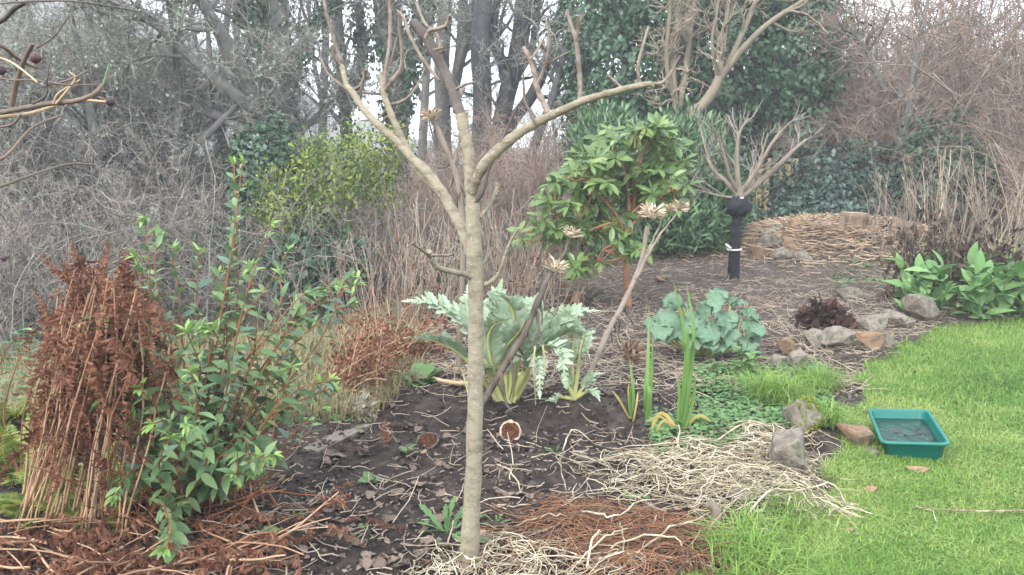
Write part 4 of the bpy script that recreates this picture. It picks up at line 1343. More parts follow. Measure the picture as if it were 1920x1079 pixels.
for (u, v, ru, rv, dd, n) in [(1190, 280, 75, 45, 0, 20), (1115, 325, 55, 40, -.1, 13), (1060, 365, 45, 35, -.1, 11), (1150, 330, 60, 40, .25, 10), (1245, 300, 45, 45, 0, 10), (1255, 365, 40, 28, -.2, 8), (1055, 420, 50, 25, -.2, 9), (1110, 405, 60, 30, .1, 8), (1210, 345, 45, 30, .25, 7),
                              (1000, 440, 30, 14, -.2, 4), (1215, 250, 40, 18, 0, 6), (1180, 460, 30, 18, -.35, 6), (1095, 495, 34, 12, -.3, 5), (1160, 385, 40, 25, .3, 5), (1035, 400, 25, 15, 0, 3)]:
    for _ in range(int(n * 1.8)):
        a, r = U(0, 6.28), math.sqrt(U(.1, 1))
        cent.append(P(u + ru * r * math.cos(a), v + rv * r * math.sin(a), D + dd + U(-.3, .3)))
cent = A(cent)
gs, gt, nl = Geo(), Geo(), 0
order = np.argsort(cent[:, 1])
for ii, k in enumerate(order):
    c = cent[k]
    ax = nrm(A([0, -.25, .8]) + .5 * rdir(1)[0])
    n = int(rng.integers(7, 11))
    x = nrm(np.cross(ax, A([.3, .9, .1])))
    y = np.cross(ax, x)
    a = np.arange(n) * 2.4 + U(0, 6)
    o = np.cos(a)[:, None] * x + np.sin(a)[:, None] * y
    d_ = o + ax * U(-.7, .8, (n, 1)) + .25 * rdir(n)
    Rm = frames(d_, ax[None] + .25 * rdir(n))
    s = U(.11, .18, n)
    if nl + n <= 300:
        for j in range(n):
            place('leaf', ME_PL[j % 3], pie, c + o[j] * .01, Rm[j], s[j])
        nl += n
    else:
        scatter(gs, leaf_tpl(4, .18, .6, .25, .25), c + o * .01, Rm, s)
    if ii % 5 == 0:
        m_ = 9
        tubes(gt, grow(np.repeat(c[None], m_, 0), nrm(A([0, 0, -.5]) + .9 * rdir(m_)), U(.06, .13, m_), 5, .15, 0, 1.2), np.full((m_, 5), .0035), 3)
gs.build('leaves', M['pieris'], pie, stuff=True)
gt.build('tassels', M['tassel'], pie, stuff=True)
g = Geo()
near = A([p for pts, dd in BR for p in [P(u, v, D + dd * i / (len(pts) - 1)) for i, (u, v) in enumerate(pts)][2:]])
j = np.argmin(np.linalg.norm(cent[:, None] - near[None], axis=-1), 1)
mid = (near[j] + cent) / 2 + A([0, 0, -.04])
tubes(g, np.stack([crv([near[j[i]], mid[i], cent[i]], 6) for i in range(len(cent))]), np.linspace(.008, .004, 6)[None].repeat(len(cent), 0), 4)
g.build('twigs', M['orangebark'], pie, stuff=True)

# ================================================================== WRAPPED TREE
b = G(1375, 522)
D = b[1]
wt = thing('wrapped_tree', 'small bare tree with its trunk bound in black wrapping and white ties', 'tree', b)
n = 26
c = crv([b + A([0, 0, -.03]), P(1377, 480, D), P(1380, 430, D), P(1383, 400, D)], n)
g = Geo()
tubes(g, c[None], (10.5 / F * D * (1 + .07 * np.sin(np.arange(n) * 1.7) + .05 * rng.normal(0, 1, n)) * np.linspace(1.1, .85, n))[None], 16, cap=True)
g.build('wrapping', M['wrap'], wt)
g = Geo()
kc = P(1385, 388, D - .02)
uu, vv = np.meshgrid(np.linspace(0, 2 * np.pi, 21)[:-1], np.linspace(0.02, np.pi - .02, 12), indexing='ij')
rad = 1 + .14 * np.sin(uu * 2 + 1) * np.sin(vv) + .10 * np.sin(uu * 3 + vv * 5) + .05 * np.sin(uu * 5 - vv * 7)
V = kc + np.stack([.135 * rad * np.cos(uu) * np.sin(vv), .115 * rad * np.sin(uu) * np.sin(vv), .12 * rad * np.cos(vv)], -1)
I_, J_ = np.meshgrid(np.arange(20), np.arange(11), indexing='ij')
g.add(V, None, np.stack([I_ * 12 + J_, I_ * 12 + J_ + 1, ((I_ + 1) % 20) * 12 + J_ + 1, ((I_ + 1) % 20) * 12 + J_], -1).reshape(-1, 4))
g.build('wrapping_knot', M['wrap'], wt)


def ring(parent, name, m, c, r, th_, tilt=0.0):
    a = np.linspace(0, 2 * np.pi, 25)
    p = A(c) + np.stack([r * np.cos(a), r * np.sin(a), tilt * r * np.cos(a)], -1)
    g = Geo()
    tubes(g, p[None], np.full((1, 25), th_), 6)
    return g.build(name, M[m], parent)


ring(wt, 'tie', 'tie', P(1377, 468, D), .077, .012, .05)
ring(wt, 'tie', 'tie', P(1385, 372, D), .06, .010, .15)
pipe(wt, 'tie_end', 'tie', [P(1370, 466, D - .08), P(1364, 462, D - .1), P(1361, 458, D - .11)], [.016, .02, .012], 6, 6, True)
pipe(wt, 'trunk', 'elder', [P(1384, 400, D), P(1387, 375, D), P(1387, 355, D)], [.05, .055, .05], 10)
TW = [([(1388, 362), (1383, 330), (1382, 280), (1388, 245), (1405, 222)], 0, 12), ([(1388, 362), (1405, 340), (1430, 300), (1450, 265), (1480, 230)], -.2, 12), ([(1390, 368), (1420, 345), (1460, 310), (1490, 280), (1512, 262)], .2, 14),
      ([(1386, 362), (1370, 335), (1360, 300), (1348, 260), (1338, 240)], -.3, 9), ([(1384, 366), (1360, 340), (1335, 315), (1322, 275), (1312, 235)], .3, 10), ([(1392, 362), (1410, 345), (1425, 300), (1440, 250)], .3, 9),
      ([(1384, 372), (1350, 368), (1320, 360), (1300, 355)], -.2, 6)]
tp, trr = [], []
for pts, dd, w in TW:
    p = crv([P(u, v, D + dd * i / (len(pts) - 1)) for i, (u, v) in enumerate(pts)], 12)
    r = np.linspace(w, w * .3, 12) / F * D / 2
    g = Geo()
    tubes(g, p[None], r[None], 7)
    g.build('branch', M['stalk_pale'], wt)
    tp.append(p); trr.append(r)
tp, trr = np.stack(tp), np.stack(trr)
P2, R2 = kids(tp, trr, 8, (.2, 1), (15, 42), (.25, .6), 7, .15, .08, .5, .009, .003)
P3, R3 = kids(P2, R2, 5, (.2, 1), (15, 45), (.12, .3), 5, .16, .07, .6, .005, .0022)
g = Geo()
tubes(g, P2, R2, 5)
tubes(g, P3, R3, 3)
g.build('twigs', M['twig_dim'], wt, stuff=True)


# ================================================================== STONES
def stone_mesh(name, seed, dims, m, chop=.55):
    """angular rock: a block cut by random planes, then worn"""
    rr = np.random.default_rng(seed)
    bm = bmesh.new()
    pts = rr.uniform(-1, 1, (17, 3))
    pts = pts / np.maximum(np.abs(pts).max(1, keepdims=True), .001) * rr.uniform(chop, 1, (17, 1))
    for p in pts:
        bm.verts.new(Vector(p * A(dims)))
    r = bmesh.ops.convex_hull(bm, input=bm.verts)
    bmesh.ops.delete(bm, geom=[v for v in bm.verts if not v.link_faces], context='VERTS')
    bmesh.ops.dissolve_limit(bm, angle_limit=.22, verts=bm.verts, edges=bm.edges)
    bmesh.ops.bevel(bm, geom=list(bm.edges), offset=min(dims) * .07, segments=1, affect='EDGES', profile=.6)
    bmesh.ops.triangulate(bm, faces=bm.faces)
    for _ in range(2):
        bmesh.ops.subdivide_edges(bm, edges=[e for e in bm.edges if e.calc_length() > min(dims) * .3], cuts=1)
        bmesh.ops.triangulate(bm, faces=bm.faces)
        for v in bm.verts:
            v.co += Vector(rr.normal(0, min(dims) * .013, 3))
    me = bpy.data.meshes.new(name)
    bm.to_mesh(me)
    bm.free()
    for f in me.polygons:
        f.use_smooth = False
    me.materials.append(M[m])
    return me


def stone(label, px, wpx, hpx, depth, m='stone', seed=0, rz=0.0, tilt=0.0, sink=.25, name='stone', group=None):
    """px: foot of the stone; width and height in photo pixels, depth in metres"""
    b = G(*px)
    s = b[1] / F
    dims = (wpx * s * .56, depth / 2, hpx * s * .54 * (1 + sink))
    me = stone_mesh(name, seed, dims, m)
    o = bpy.data.objects.new(name, me)
    C.objects.link(o)
    o.location = (b[0], b[1] + depth * .45, b[2] + dims[2] - hpx * s * sink)
    o.rotation_euler = (0, tilt, rz)
    o['_o'] = list(o.location)
    return tag(o, label, 'stone', group)


stone('big brown-grey triangular stone at the foot of the comfrey', (1742, 612), 74, 52, .32, 'stone', 1, .2, .25)
stone('flat dark grey stone leaning beside the big triangular one', (1650, 622), 66, 30, .26, 'stone', 2, .1, -.2)
stone('grey stone between the flat dark one and the big triangular one', (1698, 618), 52, 32, .25, 'stone', 3, -.1, .15)
stone('rounded grey stone with ochre patch in the edging row', (1582, 662), 62, 42, .28, 'stone', 4, .1, .1)
stone('sloping dark stone tucked behind the edging row', (1540, 655), 50, 34, .24, 'stone', 5, -.3, -.35)
stone('tan flat-topped stone in the edging row', (1632, 658), 52, 34, .24, 'stone_tan', 6, .1, .1)
stone('pale pointed stone at the lawn end of the edging row', (1672, 656), 56, 36, .24, 'stone', 7, .1, .3)
stone('small brown block at the corner of the edging row', (1487, 670), 44, 34, .2, 'stone_tan', 8, .3, .1)
stone('upright grey stone in front of the small brown block', (1500, 698), 34, 38, .16, 'stone', 9, .1, .0)
stone('low stone half hidden in green weeds', (1462, 692), 40, 20, .18, 'stone', 10, .3, .0)
ms = stone('tall mossy stone at the edge of the lawn', (1512, 820), 62, 78, .25, 'stone', 11, .2, .1)
stone('rounded grey boulder beside the pale root heap', (1487, 905), 72, 84, .25, 'stone', 12, -.2, .0)
stone('flat mossy stone under the pale roots', (1398, 968), 72, 34, .2, 'stone', 13, .1, .0)
stone('broken tan stone propping up the green tray', (1612, 850), 66, 44, .2, 'stone_tan', 14, -.2, .15)
stone('low dark stone under the propping stone', (1640, 866), 40, 16, .14, 'stone', 15, .2, 0)
stone('grey stone beside the fallen globe seed head', (1115, 568), 34, 30, .2, 'stone', 16, .2, 0)
stone('small flat pale stone in the mulch', (1245, 530), 30, 14, .14, 'stone_tan', 17, .2, 0)
stone('dark chunky stone at the edge of the bed behind the seed heads', (1600, 560), 50, 22, .2, 'stone', 18, .2, 0)
for i, (u, v, w, h_) in enumerate([(1430, 488, 34, 24), (1452, 470, 44, 30), (1470, 492, 40, 26), (1496, 486, 34, 26), (1446, 452, 40, 24), (1420, 478, 26, 18), (1486, 468, 34, 22), (1512, 494, 32, 20), (1462, 436, 40, 20), (1500, 430, 50, 16)]):
    stone('grey rubble stone stacked at the end of the woodchip heap', (u, v), w, h_, .28, 'stone' if i % 3 else 'stone_tan', 30 + i, U(-.4, .4), U(-.2, .2), .15, 'rubble_stone', 'rubble stones of the heap')
# moss cushion on the tall stone
g = Geo()
fc = [(A(f.center), A(f.normal)) for f in ms.data.polygons if f.normal.y < .15 and f.normal.x > -.75]
k = rng.integers(0, len(fc), 1500)
p = A([fc[i][0] for i in k]) + rng.normal(0, .005, (1500, 3))
nn = A([fc[i][1] for i in k])
mk = p[:, 0] * 6 + vnoise(p[:, 0] * 40, p[:, 2] * 30) * .6 > -.1
p, nn = p[mk] + nn[mk] * .004, nn[mk]
scatter(g, T_FLAKE, p, frames(rdir(len(p)) + A([0, -.4, -.5]), nn + .4 * rdir(len(p))), U(.006, .015, len(p)))
o = bpy.data.objects.new('moss', g.mesh('moss', M['moss']))
C.objects.link(o)
o.parent = ms
o['kind'] = 'stuff'
# logs and a stump on top of the heap
for i, (u, v, w, lab) in enumerate([(1545, 424, 44, 'short pale log lying along the back of the woodchip heap'), (1600, 418, 56, 'brown sawn stump block on top of the woodchip heap'), (1577, 420, 24, 'small pointed wood block between the log and the stump')]):
    b = G(u, v + 8)
    s = b[1] / F
    th = thing('log', lab, 'log', b)
    r = .07
    if i == 0:
        pts = [b + A([-w * s * .5, 0, r * .8]), b + A([w * s * .5, .1, r * .8])]
    else:
        pts = [b + A([0, 0, -.03]), b + A([.01, .0, .2 if i == 1 else .17])]
        r = w * s * .45
    n = 6
    g = Geo()
    tubes(g, crv(pts, n)[None], (r * (1 + .05 * rng.normal(0, 1, n)))[None] * (np.linspace(1, .45, n) if i == 2 else 1), 14)
    g.build('bark', M['log'], th)
    for e in (0, -1):
        dr = nrm(A(pts[1]) - A(pts[0]))
        x = nrm(np.cross(dr, A([.3, .2, .9])))
        y = np.cross(dr, x)
        a = np.linspace(0, 2 * np.pi, 15)[:-1]
        c_ = A(pts[e]) + dr * (.003 if e else -.003)
        rr_ = r * (.43 if (i == 2 and e) else .97)
        g = Geo().add(np.concatenate([c_[None], c_ + rr_ * (np.cos(a)[:, None] * x + np.sin(a)[:, None] * y)]), [(0, 1 + k, 1 + (k + 1) % 14) for k in range(14)])
        g.build('cut_end', M['cut'], th)

# ================================================================== COMFREY AND DEAD STEMS AT THE END OF THE LAWN
ME_COM = Geo()
scatter(ME_COM, leaf_tpl(7, .19, .5, .25, .35, .015, 3), A([[0, 0, 0.]]), np.eye(3)[None], 1)
ME_COM = ME_COM.mesh('broad_lance_leaf', M['comfrey'])
for (lab, lst) in [('broad-leaved green comfrey clump around the dead black stems', [(1715, 590, 14), (1760, 585, 12), (1740, 560, 10), (1790, 560, 10), (1700, 570, 8), (1785, 530, 8), (1735, 535, 6)]),
                   ('comfrey clump spilling onto the lawn right of the dead black stems', [(1830, 595, 14), (1870, 590, 14), (1915, 590, 12), (1850, 565, 12), (1895, 560, 12), (1935, 570, 10), (1820, 570, 8), (1960, 590, 8)])]:
    b0 = G(lst[0][0], lst[0][1])
    th = thing('comfrey', lab, 'plant', b0)
    for (u, v, n) in lst:
        b = G(u, v)
        for i in range(int(n * 3.3)):
            a, e = U(0, 6.28), U(.3, 1.35)
            d = A([math.cos(a) * math.cos(e), math.sin(a) * math.cos(e) - .15, math.sin(e)])
            p = b + A([U(-.1, .1), U(-.1, .1), 0])
            p[2] = float(hgt(p[0], p[1])) + .40 * U(0, 1) ** 1.5
            place('leaf', ME_COM, th, p, frames(d[None], A([[0, -.2, 1.]]) + .4 * rdir(1))[0], U(.13, .27))


def dead_stems(label, px, n, ht, spread, leafn, sm_='stalk', lm='darkdead', name='dead_perennial', lean=(0, 0), lsz=(.05, .12), rad=.006, lo=.1, hi=.8, fork=4):
    b = G(*px)
    th = thing(name, label, 'plant', b)
    bb = b + np.stack([rng.normal(0, spread, n), rng.normal(0, spread * .6, n), np.zeros(n)], -1)
    bb[:, 2] = hgt(bb[:, 0], bb[:, 1]) - .02
    d = nrm(np.stack([rng.normal(lean[0], .2, n), rng.normal(lean[1], .15, n), np.ones(n)], -1))
    S = grow(bb, d, ht * U(.4, 1.12, n), 9, .09)
    R = np.linspace(1, .5, 9)[None] * U(.7, 1.3, n)[:, None] * rad
    g = Geo()
    tubes(g, S, R, 5)
    if fork:
        P2, R2 = kids(S, R, fork, (.5, 1), (15, 45), (.1, .3), 5, .15, .05, .7, .004, .002)
        tubes(g, P2, R2, 3)
    g.build('stems', M[sm_], th, stuff=True)
    if leafn:
        k, t = rng.integers(0, n, leafn), U(lo, hi, leafn) * 8
        i = np.minimum(t.astype(int), 7)
        f = (t - i)[:, None]
        p = S[k, i] * (1 - f) + S[k, i + 1] * f + rng.normal(0, .02, (leafn, 3))
        g = Geo()
        scatter(g, leaf_tpl(4, .3, .5, .9, .7, .12, 5), p, frames(A([0, 0, -1]) + .9 * rdir(leafn), rdir(leafn)), U(lsz[0], lsz[1], leafn))
        g.build('leaves', M[lm], th, stuff=True)
    return th


dead_stems('blackened dead perennial with crumpled leaves standing in the comfrey', (1745, 560), 44, 1.45, .18, 1000, 'stalk_pale', hi=.66, lsz=(.03, .09))
dead_stems('second blackened dead perennial behind the comfrey, leaning right', (1820, 560), 44, 1.35, .18, 1000, 'stalk_pale', hi=.64, lean=(.12, 0), lsz=(.03, .09))
dead_stems('small blackened shoot leaning right at the edge of the far lawn', (1880, 520), 5, .4, .04, 90, 'stalk', lean=(.35, 0))
for k, (u, v, n, h_) in enumerate([(1700, 470, 13, 1.3), (1760, 480, 15, 1.5), (1830, 480, 15, 1.6), (1900, 480, 16, 1.6), (1660, 460, 8, 1.0), (1960, 490, 14, 1.7)]):
    dead_stems('stand of upright pale dry stems behind the blackened perennials', (u, v), n, h_, .22, 0, 'twig_pale' if k % 2 else 'twig_brown', name='dry_stems', rad=.006, fork=7)['group'] = 'dry stem stands at the end of the lawn'

# burgundy heap of dead leaves, tall dry stems in the middle, dead brown ferns
b = G(1542, 612)
th = thing('bergenia', 'collapsed dark red-brown leafy clump behind the edging stones', 'plant', b)
g = Geo()
n = 520
o = rdir(n, 0, 1)
p = b + o * A([.22, .16, .20]) * U(.3, 1, (n, 1))
scatter(g, leaf_tpl(5, .32, .6, .7, .6, .1, 7), p, frames(o + .8 * rdir(n), rdir(n)), U(.03, .10, n))
g.build('leaves', M['burgundy'], th, stuff=True)
for i in range(7):
    e = b + nrm(A([U(-.8, .8), U(-.6, .2), 1])) * U(.2, .34)
    pipe(th, 'leaf_stalk', 'burgundy', [b, (b + e) / 2 + A([U(-.03, .03), 0, .02]), e], [.012, .008, .005], 5, 7)

for k, (u, v, n, h_, lab) in enumerate([(720, 620, 40, 1.0, 'tall dry pale stems left of the sapling behind the rust-brown fern'), (790, 600, 44, 1.15, 'tall dry pale stems behind the cut lower-left branch stub'), (850, 590, 40, 1.1, 'tall dry pale stems directly behind the sapling trunk'),
                                       (930, 590, 44, 1.0, 'tall dry pale stems behind the cardoon'), (1000, 580, 40, .95, 'tall dry pale stems left of the spiky thistle heads'), (680, 590, 34, 1.1, 'tall dry stems in front of the dark ivy bush'), (760, 560, 34, 1.15, 'taller dry stems at the back, left of the sapling'),
                                       (880, 555, 34, 1.1, 'taller dry stems at the back behind the sapling'), (990, 550, 34, 1.1, 'taller dry stems at the back, right of the sapling'), (1060, 545, 30, 1.1, 'dry stems at the foot of the orange-stemmed shrub')]):
    dead_stems(lab, (u, v), n, h_, .28, 110, ('twig_brown', 'twig_pale', 'twig')[k % 3], 'bracken', 'dry_stems', lsz=(.02, .05), rad=.0042, fork=4)
for (u, v, lab, n) in [(690, 705, 'rust-brown collapsed fern beside the round-leaved plant', 60), (640, 740, 'low rust-brown fern litter behind the green shrub', 40), (735, 680, 'rust-brown broken fern behind the pale fallen stem', 50)]:
    b = G(u, v)
    th = thing('dead_fern', lab, 'fern', b)
    g = Geo()
    S = grow(np.repeat(b[None], n, 0) + rng.normal(0, .1, (n, 3)) * A([1, .6, 0]), nrm(A([.5, 0, .9]) + .5 * rdir(n)), U(.2, .55, n), 7, .12, 0, .25)
    S[..., 2] = np.maximum(S[..., 2], hgt(S[..., 0], S[..., 1]) + .005)
    tubes(g, S, np.linspace(.004, .002, 7)[None].repeat(n, 0), 4)
    g.build('stalks', M['straw'], th, stuff=True)
    g = Geo()
    k, i = rng.integers(0, n, 1600), rng.integers(1, 7, 1600)
    scatter(g, T_LEAF, S[k, i] + rng.normal(0, .03, (1600, 3)), frames(rdir(1600), rdir(1600)), U(.015, .05, 1600))
    g.build('fronds', M['bracken'], th, stuff=True)

# ================================================================== GREEN TRAY WITH WATER
zl, zr = .115, .14
cn = []
for (u, v, z) in ((1617, 765, zl), (1737, 768, zr), (1790, 832, zr), (1660, 830, zl)):
    r = ray(u, v)
    cn.append(A([0, 0, CH]) + r * ((z - CH) / r[2]))
cn = A(cn)
ctr = cn.mean(0)
ex = nrm(cn[1] - cn[0] + cn[2] - cn[3])
ey = (cn[0] - cn[3] + cn[1] - cn[2])
ey = nrm(ey - ex * ey.dot(ex))
ez = np.cross(ex, ey)
hw = .25 * np.linalg.norm(cn[1] - cn[0] + cn[2] - cn[3])
hl = .25 * np.linalg.norm(cn[0] - cn[3] + cn[1] - cn[2])
tb = ctr - ez * .095
tray = thing('plastic_tray', 'dark green plastic tray holding shallow water on the lawn', 'tray', tb)


def rrect(w, l, r, z, n=6):
    pts = []
    for (sx, sy, a0) in ((1, 1, 0), (-1, 1, 90), (-1, -1, 180), (1, -1, 270)):
        for k in range(n):
            a = math.radians(a0 + 90 * k / (n - 1))
            x, y = sx * (w - r) + r * math.cos(a), sy * (l - r) + r * math.sin(a)
            pts.append(ctr + ex * x + ey * y + ez * z)
    return A(pts)


def loft(rings, close=None):
    n = len(rings[0])
    v = np.concatenate(rings)
    q_ = [(i * n + j, i * n + (j + 1) % n, (i + 1) * n + (j + 1) % n, (i + 1) * n + j) for i in range(len(rings) - 1) for j in range(n)]
    t = []
    if close:
        for (i, c_) in close:
            v = np.concatenate([v, v[i * n:(i + 1) * n].mean(0)[None]])
            t += [(len(v) - 1, i * n + (j if c_ else (j + 1) % n), i * n + ((j + 1) % n if c_ else j)) for j in range(n)]
    return v, t, q_


g = Geo()
tp_ = .035
v, t, q_ = loft([rrect(hw - tp_, hl - tp_, .03, -.092), rrect(hw - tp_ + .004, hl - tp_ + .004, .032, -.088), rrect(hw - .022, hl - .022, .035, -.035), rrect(hw - .020, hl - .020, .035, -.034), rrect(hw - .014, hl - .014, .035, -.012)], [(0, False)])
g.add(v, t, q_)
v, t, q_ = loft([rrect(hw - .019, hl - .019, .032, -.004), rrect(hw - .026, hl - .026, .033, -.035), rrect(hw - tp_ - .002, hl - tp_ - .002, .03, -.084), rrect(hw - tp_ - .008, hl - tp_ - .008, .03, -.087)], [(3, True)])
g.add(v, t, q_)
g.build('basin', M['tray'], tray)
g = Geo()
v, t, q_ = loft([rrect(hw - .016, hl - .016, .035, -.013), rrect(hw - .001, hl - .001, .04, -.013), rrect(hw, hl, .04, -.010), rrect(hw, hl, .04, -.003), rrect(hw - .003, hl - .003, .04, 0), rrect(hw - .016, hl - .016, .035, 0), rrect(hw - .0188, hl - .0188, .032, -.005)])
g.add(v, t, q_)
g.build('rim', M['tray'], tray)
wm = bpy.data.materials.new('still_water')
wm.use_nodes = True
t_ = wm.node_tree
t_.nodes.clear()
tr = t_.nodes.new('ShaderNodeBsdfTransparent')
tr.inputs['Color'].default_value = (.80, .88, .85, 1)
gl = t_.nodes.new('ShaderNodeBsdfGlossy')
gl.inputs['Roughness'].default_value = .03
fre = t_.nodes.new('ShaderNodeFresnel')
fre.inputs['IOR'].default_value = 1.4
nz = t_.nodes.new('ShaderNodeTexNoise')
nz.inputs['Scale'].default_value = 26
bp = t_.nodes.new('ShaderNodeBump')
bp.inputs['Strength'].default_value = .25
bp.inputs['Distance'].default_value = .01
tcn = t_.nodes.new('ShaderNodeTexCoord')
t_.links.new(tcn.outputs['Object'], nz.inputs['Vector'])
t_.links.new(nz.outputs['Fac'], bp.inputs['Height'])
t_.links.new(bp.outputs['Normal'], gl.inputs['Normal'])
t_.links.new(bp.outputs['Normal'], fre.inputs['Normal'])
ms_ = t_.nodes.new('ShaderNodeMixShader')
ou = t_.nodes.new('ShaderNodeOutputMaterial')
t_.links.new(fre.outputs[0], ms_.inputs[0])
t_.links.new(tr.outputs[0], ms_.inputs[1])
t_.links.new(gl.outputs[0], ms_.inputs[2])
t_.links.new(ms_.outputs[0], ou.inputs['Surface'])
rr_ = rrect(hw - .0285, hl - .0285, .033, -.047)
n = len(rr_)
g = Geo().add(np.concatenate([rr_.mean(0)[None], rr_]), [(0, 1 + i, 1 + (i + 1) % n) for i in range(n)])
g.build('water', wm, tray)
g = Geo()
n = 26
p = ctr + ex * U(-hw + .06, hw - .06, (n, 1)) + ey * U(-hl + .06, hl - .1, (n, 1)) - ez * .083
scatter(g, T_FLAKE, p, frames(ex * U(-1, 1, (n, 1)) + ey * U(-1, 1, (n, 1)), np.repeat(ez[None], n, 0)), U(.015, .05, n))
g.build('sediment', M['litter'], tray, stuff=True)

# ================================================================== LEFT: DEAD BRACKEN, GREEN SHRUB, FERNS, ROSE
def frond_tpl(n=13, curl=.0, w=.26, seed=0):
    """a pinnate frond along +Y, one unit long"""
    rr = np.random.default_rng(seed)
    g = Geo()
    t = np.linspace(.08, 1, n)
    pos = np.stack([0 * t, t, -.25 * t * t + .05 * np.sin(t * 9)], -1)
    tp1 = leaf_tpl(3, .22, .35, .3, .3 + curl)
    for s in (-1, 1):
        d = np.stack([s * np.ones(n), .45 + 0 * t, -.1 - curl * rr.uniform(0, 1.6, n)], -1)
        nn = np.tile(A([0, 0, 1.]), (n, 1)) + curl * rr.normal(0, .8, (n, 3))
        scatter(g, tp1, pos, frames(d, nn), w * (1.05 - t) ** .7 * rr.uniform(.8, 1.1, n) + .03)
    tubes(g, pos[None], np.linspace(.012, .004, n)[None], 3)
    return g


def tplof(g):
    v, t, q_, r = g.data()
    return v, t, q_


T_CURL = [tplof(frond_tpl(15, 1.1, .13, s)) for s in range(3)]
T_FERN = frond_tpl(15, .0, .30, 5)

# dead bracken: pale canes and a mass of curled brown fronds
b = G(140, 985)
D = b[1]
br = thing('dead_bracken', 'tall clump of dead brown bracken with pale straw canes', 'fern', b)
tips, canes = [], []
for i in range(62):
    u0, v0 = U(25, 235), U(950, 1010)
    p0 = G(u0, v0)
    u2 = 125 + (u0 - 25) * .62 + U(-25, 45)
    v2 = U(500, 640) + max(0, 110 - u2) * .5
    u2 += U(0, 60) * (U(0, 1) > .6)
    p2 = P(u2, v2, p0[1] + U(-.1, .25))
    p1 = (p0 + p2) / 2 + A([U(-.05, .05), U(-.04, .04), 0])
    c = crv([p0, p1, p2], 10) + np.cumsum(rng.normal(0, .005, (10, 3)), 0) * A([1, .6, .2])
    c[0] = p0
    g = Geo()
    tubes(g, c[None], np.linspace(.0048, .0028, 10)[None] * U(.5, 1.25), 6)
    g.build('cane', M['cane'], br)
    canes.append(c)
canes = np.stack(canes)
g = Geo()
n = 260
k, t = rng.integers(0, 62, n), U(.30, 1.03, n) ** .75 * 9
i = np.minimum(t.astype(int), 8)
f = (t - i)[:, None]
p = canes[k, i] * (1 - f) + canes[k, i + 1] * f + rng.normal(0, .035, (n, 3))
s = U(.10, .26, n)
d = A([.1, 0, -1.1]) + .6 * rdir(n)
for q_ in range(3):
    mk = np.arange(n) % 3 == q_
    scatter(g, T_CURL[q_], p[mk], frames(d[mk], rdir(mk.sum())), s[mk])
# upright frond tips sticking out of the top
top_px = [(135, 500, 110, 470), (150, 560, 140, 475), (205, 560, 222, 455), (190, 540, 178, 495), (235, 520, 262, 500), (165, 545, 172, 500), (110, 590, 100, 545), (225, 545, 240, 490)]
for (u, v, u2, v2) in top_px:
    a_, b_ = P(u, v + 30, D + .1), P(u2, v2, D + .1)
    L_ = np.linalg.norm(b_ - a_)
    for _ in range(3):
        scatter(g, T_CURL[_], a_[None] + rng.normal(0, .012, (1, 3)), frames((b_ - a_)[None] + .05 * rdir(1), rdir(1)), A([L_ * U(.9, 1.2)]))
g.build('fronds', M['bracken'], br, stuff=True)
g = Geo()
n = 2500
k, t = rng.integers(0, 62, n), U(.22, 1.02, n) ** .55 * 9
i = np.minimum(t.astype(int), 8)
f = (t - i)[:, None]
p = canes[k, i] * (1 - f) + canes[k, i + 1] * f + rng.normal(0, .04, (n, 3))
scatter(g, leaf_tpl(2, .35, .5, .8, .8, .1, 2), p, frames(A([0, 0, -.5]) + rdir(n), rdir(n)), U(.008, .026, n))
g.build('crumpled_leaves', M['bracken'], br, stuff=True)

# flattened bracken on the ground in the corner
b = G(150, 1060)
th = thing('fallen_bracken', 'flattened brown bracken stalks and fronds lying at the foot of the clump', 'fern', b)
n = 90
x0, x1 = G(0, 1060)[0] - .15, G(470, 1060)[0]
bx, by = U(x0, x1, n), U(G(0, 1079)[1] - .15, G(0, 985)[1], n)
st = np.stack([bx, by, hgt(bx, by) + U(.01, .07, n)], -1)
S = grow(st, nrm(np.stack([U(-1, 1, n), U(-.6, .6, n), U(-.05, .12, n)], -1)), U(.15, .5, n), 6, .13)
S[..., 2] = np.maximum(S[..., 2], hgt(S[..., 0], S[..., 1]) + .012)
for i in range(n):
    if i < 60:
        g = Geo()
        tubes(g, S[i:i + 1], np.linspace(.0045, .0026, 6)[None] * U(.5, 1.3), 6)
        g.build('stalk', M['cane'], th)
g = Geo()
m_ = 330
k = rng.integers(0, n, m_)
p = S[k, rng.integers(0, 6, m_)] + rng.normal(0, .05, (m_, 3)) * A([1, 1, .2])
p[:, 2] = np.maximum(p[:, 2], hgt(p[:, 0], p[:, 1]) + .02)
for q_ in range(3):
    mk = np.arange(m_) % 3 == q_
    scatter(g, T_CURL[q_], p[mk], frames(rdir(mk.sum(), -.2, .25), A([0, 0, 1]) + .7 * rdir(mk.sum())), U(.08, .2, mk.sum()))
g.build('fronds', M['bracken'], th, stuff=True)

